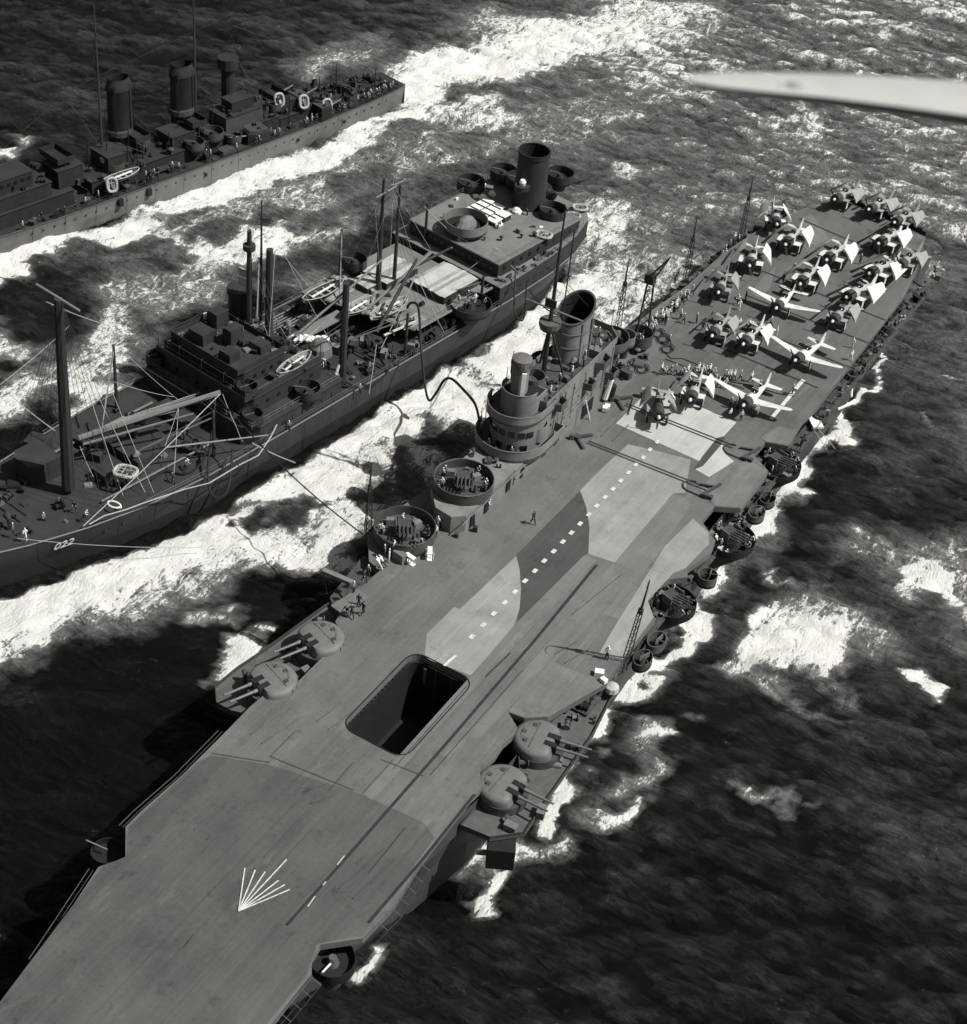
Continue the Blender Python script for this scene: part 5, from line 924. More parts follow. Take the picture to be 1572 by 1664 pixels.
boat(B(582, 505, 8.6), 6.5, 2.6, OI.a+PI/2, 'rounded open boat chocked by the tall king post on the oiler cargo deck', 'launch'); boat(B(632, 508, 8.6), 8.0, 2.8, OI.a+PI/2, 'plank decked open boat on the oiler cargo deck above the near rail', 'launch'); boat(B(525, 480, 8.4), 8.5, 2.6, OI.a+PI/2, 'dark motor boat along the far side of the oiler cargo deck', 'launch', 'oiler_grey')
o = thing('canvas_heap', 'heap of white canvas lying on the oiler behind the bridge', 'canvas', B(500, 555, 9)); mb = MB()
for i in range(6): mb.lathe([(.7, 0), (.8, .4), (.35, .8)], c=(-1.8+i*.75, i*.5-1, .1*(i % 3)), n=7, sx=1.1)
mb.obj('folded_sheet', 'white', o); o = MB().lathe([(1.9, -1), (1.7, .4), (.9, 1.3), (.2, 1.6)], c=tuple(B(521, 565, 9)), n=10).obj('canvas_cover', 'oiler_roof'); tag(o, 'dark tent shaped canvas cover beside the white heap on the oiler', 'canvas')
# hoses and lines between the ships
def hose(pts, r_, label, name='fuel_hose', cat='hose', m_='hose'): tag(MB().tube(pts, r_, 6).obj(name, m_, None, True), label, cat)
def smooth(P, k=6):
    P = [Vector(p) for p in P]; o = []
    for i in range(len(P)-1):
        p0, p1, p2, p3 = P[max(i-1, 0)], P[i], P[i+1], P[min(i+2, len(P)-1)]
        for j in range(k): t = j/k; o.append(.5*((2*p1)+(p2-p0)*t+(2*p0-5*p1+4*p2-p3)*t*t+(3*p1-p0-3*p2+p3)*t**3))
    return o+[P[-1]]
hose(smooth([B(662, 500, 9), B(668, 492, 11), B(680, 500, 12), B(684, 560, 10), B(690, 620, 6), B(697, 650, 4.5), B(708, 640, 5.5), B(722, 618, 8), B(735, 616, 10), B(755, 635, 12.5), B(772, 656, 15), Vector((-19.4, 42.6, 17.6))]), .2, 'black fuel hose hanging in a deep loop from the oiler boom to the carrier island')
hose(smooth([B(838, 440, 10), B(836, 500, 7), B(842, 518, 6), B(852, 515, 6.5), B(856, 460, 11)]), .13, 'black hose loop dangling off the oiler stern quarter')
hose(smooth([B(345, 700, 8), B(338, 760, 6.5), B(342, 800, 5), B(358, 808, 4.6), B(372, 790, 5.4), B(378, 730, 8)]), .17, 'black hose hung in a long loop over the oiler rail by the well deck')
hose(smooth([B(540, 625, 5.6), B(575, 628, 5.5), B(610, 622, 5.5), B(632, 600, 5.8), B(640, 560, 8)]), .16, 'black hose curling along the oiler tank deck')
hose(smooth([B(245, 780, 5.6), B(270, 765, 5.6), B(300, 770, 5.5), B(325, 755, 6), B(335, 735, 7)]), .15, 'black hose coiled on the oiler foredeck beside the hatch')
hose(sag(B(350, 640, 12.5), B(590, 868, 12.5), 1.5, 14), .09, 'dark towing line running from the oiler boom to the carrier lattice mast', 'ship_line', 'line')
hose(sag(B(410, 720, 7), B(480, 752, 6), .2, 5), .08, 'pale short line trailing from the oiler rail over the foam', 'ship_line', 'line', 'rope'); hose(sag(B(28, 875, 8), B(330, 890, 1.5), .5, 8), .035, 'pale mooring line stretched from the oiler bow over the water', 'ship_line', 'line', 'raft')
hose(sag(B(860, 470, 14), B(905, 512, 24), .6, 6), .09, 'dark line from the oiler stern to the carrier mast', 'ship_line', 'line')
# ------------------------------------------------------------------ destroyer
dd = thing('destroyer', 'grey destroyer crowded with crew steaming beyond the oiler', 'ship', DD.o, DD.a)
dy = [-74, -66, -54, -40, -20, 0, 20, 34, 41, 44]; dwl = [.2, 1.8, 3.6, 5.0, 5.6, 5.7, 5.2, 4.2, 3.4, 2.8]; ddk = [.8, 3, 4.7, 5.7, 6.0, 6.0, 5.8, 5.0, 4.2, 3.4]
def dring(ws, z): return [(w_, y, z) for y, w_ in zip(dy, ws)]+[(-w_, y, z) for y, w_ in zip(dy[::-1], ws[::-1])]
MB().sections([dring([k*.9 for k in dwl], -2), dring(dwl, 0), dring([(a+b)/2 for a, b in zip(dwl, ddk)], 1.8), dring(ddk, 4.0)], caps=False).obj('hull', 'dd_hull', dd)
mb = MB(); mb.v = dring([k-.06 for k in ddk], 3.9); N_ = len(dy)
for i in range(N_-1): mb.face((i, i+1, 2*N_-2-i, 2*N_-1-i))
mb.obj('main_deck', 'dd_deck', dd); mb = MB()
for P in (dring(ddk, 4.02)[:N_], dring(ddk, 4.02)[N_:]): mb.tube(P, .12, 4)
mb.obj('gunwale', 'dd_top', dd); mb = MB(); mb.quad((3.4, 44, -2), (-3.4, 44, -2), (-3.4, 44, 4), (3.4, 44, 4)); mb.obj('transom', 'dd_hull', dd); mb = MB()
for k in (1, -1):
    for z in (.45, .9): mb.tube([(k*(w_-.15), y, 4+z) for y, w_ in zip(dy[3:], ddk[3:])], .03, 3)
    for y in np.arange(-40, 43, 1.9): mb.cyl((k*(np.interp(y, dy, ddk)-.15), y, 3.9), (k*(np.interp(y, dy, ddk)-.15), y, 4.95), .04, n=3)
mb.obj('guard_rail', 'dd_grey', dd)
def dbox(x0, x1, y0, y1, z0, z1, name, m_='dd_grey', roof='dd_deck'):
    o = MB().box(((x0+x1)/2, (y0+y1)/2, (z0+z1)/2), (x1-x0, y1-y0, z1-z0)).obj(name, m_, dd); MB().box(((x0+x1)/2, (y0+y1)/2, z1+.06), (x1-x0+.3, y1-y0+.3, .12)).obj('roof', roof, o); return o
dbox(-3.6, 3.2, -60, -34, 3.9, 6.6, 'forward_deckhouse'); dbox(-3, 2.8, -52, -38, 6.72, 9.2, 'bridge_house'); dbox(-2.4, 2.2, -50, -41, 9.32, 12, 'pilothouse'); dbox(-3.4, 2.8, -30, 12, 3.9, 6.4, 'midship_deckhouse'); dbox(-2.8, 2.0, 0, 10, 6.52, 9.0, 'after_deckhouse', 'dd_top'); dbox(-3, 2.6, 12.4, 25, 3.9, 5.6, 'stern_deckhouse')
for i in range(7): MB().box((2.25, -49.5+i*1.3, 11), (.1, .6, .6)).obj('window', 'pane', dd)
def dfun(px, py, x=-3.0):
    q = DD.onx(px, py, x); z = q.z; mb = MB().lathe([(1.75, 0), (1.7, z-8.6), (1.85, z-8.4), (1.8, z-7.6), (1.5, z-7.0), (1.45, z-6.4)], c=(x, q.y, 6.4), n=20, sy=1.35); mb.f.pop(); mb.mi.pop(); mb.obj('funnel', 'dd_grey', dd, True); mb = MB().lathe([(1.3, z-12), (1.4, z-6.38)], c=(x, q.y, 6.4), n=20, sy=1.35); mb.f.pop(); mb.mi.pop(); mb.obj('funnel_lining', 'black', dd, True); MB().tube([(x+1.5, q.y-1.9, 6.4), (x+1.4, q.y-1.9, z-.6)], .13, 5).tube([(x+1.7, q.y+1.0, 6.4), (x+1.6, q.y+1.0, z-1)], .1, 5).obj('steam_pipe', 'black', dd)
    MB().lathe([(2.4, 0), (2.4, .9)], c=(x, q.y-.4, 10.4), n=16).obj('funnel_platform', 'dd_top', dd)
dfun(192, 125); dfun(295, 103)
def dmast(px, py, x, ytop, z0=6, r=.28):
    b = DD.onx(px, py, x); b.z = z0; wb = DD.M @ b; lo, hi = z0, 90.
    for _ in range(40):
        mid = (lo+hi)/2; q = Vector((wb.x, wb.y, mid))-CAM; yy = PH/2-FOC*q.dot(up)/q.dot(fw)
        if yy > ytop: lo = mid
        else: hi = mid
    MB().tube([b, (b.x, b.y, lo)], [r, .1], 7).tube([(b.x-3, b.y, lo*.85), (b.x+3, b.y, lo*.85)], .09, 5).obj('mast', 'mast', dd); return b
dmast(318, 170, -2.4, -10); dmast(163, 190, -1.5, 5)
q = DD.onx(368, 108, -3); MB().lathe([(1.2, 0), (1.2, q.z-9), (1.9, q.z-8.9), (1.9, q.z-7)], c=(-2.6, q.y, 9), n=14).obj('fire_director', 'dd_grey', dd)
def gunhouse(x, y, z, rz, sx=3.6, sy=4.2, h=2.5, nb=2, m_='dd_grey', bl=4.2, top='dd_top'):
    t = link('gun_mount', None, dd, (x, y, z), rz); P = [(-sx/2, sy/2), (sx/2, sy/2), (sx/2, -sy*.25), (sx*.34, -sy/2), (-sx*.34, -sy/2), (-sx/2, -sy*.25)]
    MB().sections([[(p[0], p[1], 0) for p in P], [(p[0], p[1]*1, h*.8) for p in P], [(p[0]*.9, p[1]*.88+.15, h) for p in P]]).obj('gun_house', m_, t); MB().prism([(p[0]*.88, p[1]*.86+.15) for p in P], h, h+.05).obj('roof', top, t)
    for k in ((-.7, .7) if nb == 2 else (0,)): MB().cyl((k, -sy*.4, h*.6), (k, -sy*.4-bl, h*.6+.7), .17, .12, 8).obj('gun_barrel', 'gun_grey', t)
    for k in (-.9, .9): MB().box((k, .4, h+.16), (.5, .5, .3)).obj('hatch', 'black', t)
    return t
c = DD.L(438, 228, 5.6); gunhouse(3.6, c.y, 4.0, -.15, top='dd_top', m_='dd_grey', nb=2)
for i, (px, py) in enumerate(((448, 168), (487, 172), (527, 178))):
    c = DD.L(px, py, 5.6); t = gunhouse(c.x-.4, c.y, 5.7 if i < 2 else 4.1, PI, 3.0, 3.0, 2.5, 1, 'black', 3.4)
for x, y, z, r_ in ((0.6, 12.5, 7.2, 1.5), (1.8, -3, 6.6, 2.0), (3.0, -8, 6.6, 1.8), (-2, -16, 7.5, 1.7), (1, -24, 6.8, 1.9), (-1, 33, 4.2, 1.6), (3.4, 0.5, 5.4, 1.5)):
    t = tub(x, y, z, r_, h=1.1, floor='dd_deck', rimm='dd_top', par=dd, ped=1.5); MB().lathe([(.6, 0), (.4, .8)], n=8).obj('mount', 'dd_grey', t); MB().cyl((-.2, 0, .9), (-.2, -1.9, 1.6), .09, n=6).cyl((.2, 0, .9), (.2, -1.9, 1.6), .09, n=6).obj('gun_barrel', 'dd_top', t)
for i in range(5): MB().cyl((3.6-.2*i, -18-1.1*0+i*.0, 4.6+.0), (3.6-.2*i, -12, 4.6), .28, n=8).obj('torpedo_tube', 'dd_grey', dd)
c = DD.L(424, 268, 5); MB().box((4.4, c.y, 4.5), (1.9, 4.6, .9), .05).obj('depth_charge_rack', 'dd_top', dd)
for i in range(120):
    y = R.uniform(-42, 43); w_ = np.interp(y, dy, ddk)-.6; x = R.uniform(-w_, w_); s = R.uniform(.35, 1.0); z = 3.95
    if -30 < y < 25 and abs(x) < 3.4: z = 6.5
    clutter(dd, x, y, z, s*1.5, ['black', 'dd_grey', 'dd_grey', 'dd_top'])
for i in range(9):
    for k in (1, -1): y = 28+i*1.6; MB().cyl((k*(np.interp(y, dy, ddk)-.9), y, 4.3), (k*(np.interp(y, dy, ddk)-.9), y+.8, 4.3), .38, n=9).obj('depth_charge', R.choice(['black', 'dd_grey']), dd)
def draft(px, py, x, label, group=None):
    q = DD.onx(px, py, x); c = DD.M @ q; t = raft(c, 2.3, 1.7, DD.a+PI/2+.15, label, group=group); t.rotation_euler = (0, 1.25, DD.a-.3); return t
for px, py, x in ((454, 162, 1.4), (494, 165, 2.9), (532, 171, 4.4)): draft(px, py, x, 'life raft hung on a black gun house of the destroyer', 'rafts on the destroyer gun houses')
for i, (px, py, l_) in enumerate(((182, 300, 'dark oval life raft hung at the destroyer rail near the davits'), )): draft(px, py, 5.6, l_, 'destroyer rail rafts')
for px, py in ((196, 328), (242, 305)):
    q = DD.onx(px, py, 6.1); MB().tube([(5.6, q.y, 4), (5.8, q.y, 6.4), (6.6, q.y, 7.2), (7.2, q.y, 6.6)], .12, 5).obj('boat_davit', 'black', dd); MB().box((6.15, q.y, 3.0), (.5, .9, 1.3)).obj('hull_fender', 'black', dd)
for y in (-8, 26, 14): MB().cyl((np.interp(y, dy, ddk)*.985, y, 2.2), (np.interp(y, dy, ddk)+.08, y, 2.2), .35, n=8).obj('hull_scupper', 'black', dd)
boat(DD.M @ Vector((4.6, -25, 6.2)), 7, 2.1, DD.a+PI/2, 'covered whaleboat hanging at the destroyer davits', 'whaleboat', 'dd_top')
o = tag(MB().lathe([(.9, 0), (1.0, .7), (.6, 1.3), (.1, 1.5)], c=tuple(B(173, 262, 8.0)), n=9, sx=1.3).obj('canvas_heap', 'canvas'), 'pale canvas heap piled on the destroyer amidships', 'canvas')

for i in range(110):
    y = R.uniform(-56, 11); x = R.uniform(-3.2, 2.6); z = 6.52 if y > -30 else (6.7 if y < -53 or y > -37 else 9.3)
    if 0 < y < 10: z = 9.1
    clutter(dd, x, y, z, R.uniform(.6, 1.5), ['black', 'dd_grey', 'dd_grey', 'dd_top'])
for i in range(60): y = R.uniform(-46, 12); clutter(dd, R.choice((-1, 1))*R.uniform(3.6, 5.2), y, 3.95, R.uniform(.6, 1.5), ['black', 'dd_grey', 'dd_top'])
for y, z, x in ((-18, 10, 0), (-6, 9.5, .5), (-34, 11, 0), (14, 8.4, 0)):
    o = MB().box((x-1, y, z), (5.2, 3.2, .16)).obj('platform', 'dd_grey', dd); MB().wall([(x-3.6, y-1.6), (x+1.6, y-1.6), (x+1.6, y+1.6), (x-3.6, y+1.6)], z+.08, z+1.0, .06, closed=True).obj('platform_screen', 'dd_grey', o)
    for sx in (-3.2, 1.2): MB().cyl((x+sx, y, 6.3), (x+sx, y, z), .15, n=6).obj('platform_leg', 'dd_grey', o)
for a, b in (((-2.4, 5, 26), (-1.5, -30, 22)), ((-2.4, 5, 24), (0, 40, 5)), ((-1.5, -30, 22), (0, -66, 6)), ((-2.4, 5, 20), (4.8, 9, 4.5)), ((-1.5, -30, 19), (5, -24, 4.5)), ((-2.4, 5, 22), (-5, 12, 4.5))): MB().tube([a, b], .04, 3).obj('wire_stay', 'mast', dd)
for y in (-22, -20, 9): MB().tube([(2.2, y, 6.5), (2.4, y, 11)], .1, 5).tube([(2.4, y, 10.6), (4.4, y+3, 9)], .07, 4).obj('torpedo_davit', 'dd_grey', dd)

for x0, x1, y0, y1, z0, z1 in ((-2.6, 1.8, -12, -7, 6.5, 8.8), (-2.8, 2.2, -26, -21, 6.5, 9.4), (-2, 1.6, 13, 17, 5.7, 8.0), (-1.6, 1.2, 2, 7, 9.1, 11.2), (-2.4, 2, -36, -31, 6.6, 10)): dbox(x0, x1, y0, y1, z0, z1, 'gun_platform_house')
for i in range(60): y = R.uniform(26, 42); w_ = np.interp(y, dy, ddk)-.7; clutter(dd, R.uniform(-w_, w_), y, 3.95, R.uniform(.5, 1.3), ['black', 'dd_grey', 'dd_top'])
for i in range(30): clutter(dd, R.uniform(-2.8, 2.4), R.uniform(12.6, 24.6), 5.7, R.uniform(.5, 1.2), ['black', 'dd_grey', 'dd_top'])
for i in range(40): y = -44+i*2.1; MB().cyl((np.interp(y, dy, ddk)*.975, y, 2.7), (np.interp(y, dy, ddk)*.99, y, 2.7), .16, n=7).obj('porthole', 'pane', dd)
for y in np.arange(-50, 43, 6.2): w0, w1 = np.interp(y, dy, dwl), np.interp(y, dy, ddk); MB().tube([(w0+.0, y, .2), ((w0+w1)/2+.01, y, 1.8), (w1+.01, y, 3.9)], .03, 3).obj('plate_seam', 'dd_grey', dd)

for i in range(22): y = -44+i*3.9; x = R.uniform(-3, 3); z0 = 6.5 if -30 < y < 12 else 4; h_ = R.uniform(3, 7); MB().tube([(x, y, z0), (x, y, z0+h_)], .08, 4).obj('signal_post', 'black', dd); MB().tube([(x, y, z0+h_), (x+R.uniform(-2, 2), y+R.uniform(3, 7), z0+1)], .03, 3).obj('wire_stay', 'mast', dd)
# ------------------------------------------------------------------ aircraft on the flight deck
def circle_sec(y, rx, rz, cz, n=14, flat=1): return [(rx*math.cos(2*PI*i/n), y, cz+rz*math.sin(2*PI*i/n)) for i in range(n)]
def fuselage(mb, L_, r):   # nose at -y; sits tail-down
    S = [(-.30, .80, .80, 0), (-.29, .95, .95, 0), (-.17, 1.0, 1.02, 0), (-.08, .92, 1.08, .05), (.05, .86, 1.1, .08), (.2, .70, .92, .06), (.4, .46, .62, .02), (.58, .26, .36, 0), (.68, .1, .18, .02)]
    mb.sections([circle_sec(y*L_, r*a, r*b, r*c) for y, a, b, c in S])
STAR = [(math.cos(PI/2+i*PI/5)*(1 if i % 2 == 0 else .4), math.sin(PI/2+i*PI/5)*(1 if i % 2 == 0 else .4)) for i in range(10)]
def proto_plane(kind, folded, L_, r, span, chord, bodym, wingm, low='plane_light', star=False, prop=0.3):
    t = thing('carrier_plane', '', 'aircraft'); pitch = link('airframe', None, t); pitch.location = (0, 0, 1.55+r*.55); pitch.rotation_euler = (math.radians(-9), 0, 0); P = pitch
    mb = MB(); fuselage(mb, L_, r); mb.obj('fuselage', bodym, P, True)
    mb = MB().lathe([(r*.99, 0), (r*1.03, .35), (r*1.03, 1.5), (r*.97, 1.7)], n=18); o = mb.obj('cowling', 'plane_dark', P, True); o.rotation_euler = (PI/2, 0, 0); o.location = (0, -L_*.17, 0)
    mb = MB().lathe([(r*.7, 0), (r*.7, .12)], n=14).obj('engine_face', 'black', P); mb.rotation_euler = (PI/2, 0, 0); mb.location = (0, -L_*.17-1.68, 0)
    mb = MB().lathe([(.30, 0), (.26, .3), (.05, .55)], n=10).obj('propeller_hub', 'plane_light', P, True); mb.rotation_euler = (PI/2, 0, 0); mb.location = (0, -L_*.17-1.75, 0)
    mb = MB()
    for k in range(3):
        a = prop+k*2*PI/3; d = Vector((math.cos(a), 0, math.sin(a))); e_ = Vector((-math.sin(a), .5, math.cos(a))).normalized(); o_ = Vector((0, -L_*.17-1.95, 0))
        q = [o_+d*.2+e_*.09, o_+d*.9+e_*.19, o_+d*1.75+e_*.12, o_+d*1.9, o_+d*1.75-e_*.12, o_+d*.9-e_*.19, o_+d*.2-e_*.09]; mb.sections([[tuple(p) for p in q], [tuple(p+Vector((0, .05, 0))) for p in q]])
    mb.obj('propeller', 'plane_dark', P)
    mb = MB(); mb.sections([circle_sec(-L_*.05, .3, .25, r*1.0, 10), circle_sec(0, .42, .52, r*1.08, 10), circle_sec(L_*.09, .42, .52, r*1.04, 10), circle_sec(L_*.17, .22, .2, r*.82, 10)]); mb.obj('canopy', 'pane', P, True)
    for k in range(2): MB().box((0, L_*(.01+.06*k), r*1.1+.5), (.9, .07, .1)).obj('canopy_frame', 'plane_light', P)
    def foil(mb, x0, x1, c0, c1, y0, y1, th=.2, z0=0, z1=0, tip=False):
        def s(x, c, y, z, k=1): return [(x, y-c*.5, z), (x, y-c*.3, z+th*c*.35*k), (x, y+c*.1, z+th*c*.3*k), (x, y+c*.5, z), (x, y+c*.1, z-th*c*.12*k), (x, y-c*.3, z-th*c*.22*k)]
        sec = [s(x0, c0, y0, z0), s(x0*.3+x1*.7, c0*.3+c1*.7, y0*.3+y1*.7, z0*.3+z1*.7), s(x1, c1, y1, z1)]
        if tip: sec.append(s(x1+(x1-x0)*.07, c1*.45, y1+.1, z1, .5))
        mb.sections(sec)
    cs = span*.14; wz = -r*.45
    for k in (1, -1): mb = MB(); foil(mb, k*.4, k*cs, chord*1.05, chord, -.1, -.05, .2, wz, wz+.1); mb.obj('wing_root', wingm, P, True)
    op = span/2-cs
    if folded:
        for k in (1, -1):
            # outer panel swung back along the fuselage, leading edge down, underside outwards
            mb = MB(); foil(mb, 0, op, chord, chord*.55, 0, .15, .2, 0, 0, True); g = link('folded_wing', mb.mesh('folded_wing', [low if k > 0 else low], True), P)
            M = Matrix(((0, k*.30, -k*.95), (1, 0, 0), (0, .95, .30))).to_4x4()     # local x -> aft, local y (chord) -> up and out
            mm_ = Matrix((Vector((-k*.05, .995, .03)), Vector((-k*.66, -.02, .75)), Vector((k*.75, .03, .66)))).transposed().to_4x4(); mm_.translation = Vector((k*(cs+.35), -.2, wz+.95)); g.matrix_local = mm_
            if star and k > 0:
                for sd in (-1, 1): mb = MB(); mb.sections([[(op*.62+q[0]*.75, .05+q[1]*.75, sd*.26) for q in STAR], [(op*.62+q[0]*.75, .05+q[1]*.75, sd*.30) for q in STAR]]); s_ = mb.obj('wing_star', 'white', P); s_.matrix_local = mm_
    else:
        for k in (1, -1): mb = MB(); foil(mb, k*cs, k*(span/2-.3), chord, chord*.5, -.05, .2, .18, wz+.1, wz+.65, True); g = mb.obj('wing', wingm, P, True); MB().box((k*(span*.36), chord*.36, wz+.48), (span*.2, .05, .06)).obj('aileron_line', 'plane_dark', P)
    for k in (1, -1): mb = MB(); foil(mb, k*.15, k*2.2, 1.35, .8, L_*.6, L_*.62, .14, .12, .16, True); mb.obj('tailplane', wingm, P, True)
    mb = MB(); mb.sections([[(-.07, L_*.5, .2), (.07, L_*.5, .2), (.07, L_*.68, .2), (-.07, L_*.68, .2)], [(-.05, L_*.6, 1.3), (.05, L_*.6, 1.3), (.05, L_*.7, 1.3), (-.05, L_*.7, 1.3)], [(-.02, L_*.64, 1.85), (.02, L_*.64, 1.85), (.02, L_*.695, 1.8), (-.02, L_*.695, 1.8)]]); mb.obj('tail_fin', wingm, P)
    for k in (1, -1):
        x = k*cs*.85; MB().cyl((x, -.9, 1.9), (x, -1.15, .5), .11, n=7).obj('gear_leg', 'steel', t); o = MB().cyl((x-.12, -1.15, .42), (x+.12, -1.15, .42), .42, n=14).obj('wheel', 'tyre', t, True)
        MB().box((x+k*.2, -1.0, 1.1), (.05, .5, 1.1)).obj('gear_door', 'plane_light', t)
    ty = L_*.56; MB().cyl((0, ty, .8), (0, ty, .2), .06, n=6).cyl((-.06, ty, .18), (.06, ty, .18), .18, n=10).obj('tail_wheel', 'tyre', t); return t
P_fold = proto_plane('fighter', True, 8.3, .84, 12.2, 2.6, 'plane_grey', 'plane_light', prop=.3)
P_big = proto_plane('bomber', True, 9.0, .92, 14.2, 2.9, 'plane_grey', 'plane_light', prop=.9)
P_dark = proto_plane('fighter', True, 8.0, .82, 11.6, 2.4, 'plane_mid', 'plane_mid', 'plane_mid', prop=.1)
P_star = proto_plane('fighter', True, 8.0, .82, 11.4, 2.4, 'plane_dark', 'plane_mid', 'plane_mid', star=True, prop=.5)
P_open = proto_plane('fighter', False, 8.8, .78, 11.9, 1.9, 'plane_light', 'plane_light', prop=.2)
protos = dict(f=P_fold, b=P_big, d=P_dark, s=P_star, o=P_open); used = set()
def plane(k, px, py, rz, label, group=None, z=13.62, zref=15.4, dy=2.4):
    c = B(px, py, zref); t = protos[k]
    if k in used: t = copy_tree(t)
    used.add(k); d = Matrix.Rotation(rz, 3, 'Z') @ Vector((0, dy+1.2, 0)); t.location = (c.x+d.x, c.y+d.y, z); t.rotation_euler = (0, 0, rz+R.uniform(-.06, .06)); tag(t, label, 'aircraft', group)
def q1(a, b): return (1000+a/2.748, 280+b/2.748)
FO = 'folded planes parked aft'
plane('b', *q1(597, 440), .3, 'folded-wing plane with pale wing panels beside the starboard deck edge crowd', FO)
plane('b', *q1(760, 345), .15, 'folded-wing plane parked in front of the planes hanging over the starboard edge', FO)
plane('b', *q1(937, 412), .0, 'folded-wing plane in the middle of the aft deck with sailors on either side', FO)
plane('b', *q1(818, 520), .05, 'folded-wing plane directly behind the spread-wing plane in mid deck', FO)
plane('b', *q1(1172, 340), -.05, 'folded-wing plane by the port edge ahead of the small dark stern plane', FO)
plane('b', *q1(1132, 475), -.12, 'folded-wing plane by the port edge, second of three in a close row', FO)
plane('b', *q1(1025, 580), -.15, 'folded-wing plane at the forward end of the close row by the port edge', FO)
plane('d', *q1(968, 690), .08, 'darker folded-wing plane standing behind the port side gun platform', FO)
plane('d', *q1(968, 140), -.15, 'dark folded-wing plane nearest the starboard stern corner', FO)
plane('d', *q1(1122, 185), -.15, 'dark folded-wing plane standing by the stern palisade', FO)
plane('d', *q1(1240, 245), -.12, 'dark folded-wing plane near the port stern corner', FO)
plane('d', *q1(455, 560), .25, 'dark folded-wing plane parked close to the starboard walkway', FO)
plane('d', *q1(428, 755), .15, 'dark folded-wing plane beside a paler folded plane ahead of the file of sailors', FO)
plane('f', *q1(568, 792), .1, 'pale folded-wing plane next to a dark folded plane in mid deck', FO)
plane('f', *q1(722, 255), .5, 'pale folded-wing plane with its tail over the starboard edge', FO)
plane('d', *q1(1258, 436), -.1, 'dark folded-wing plane pushed out over the port edge', FO)
plane('o', *q1(725, 612), .06, 'spread-wing plane in front of the rows of folded planes', 'spread planes', dy=1.2)
plane('o', *q1(812, 845), -.12, 'spread-wing plane near the port edge casting a broad shadow', 'spread planes', dy=1.2)
plane('o', *q1(583, 1045), .02, 'spread-wing plane whose wingtip crosses the white deck line', 'spread planes', dy=1.2)
plane('f', *q1(325, 1040), .2, 'pale folded-wing plane at the edge of the pale aft lift', FO)
plane('s', *q1(190, 1120), .45, 'folded-wing plane with a white star on its wing standing on the pale aft lift', FO)
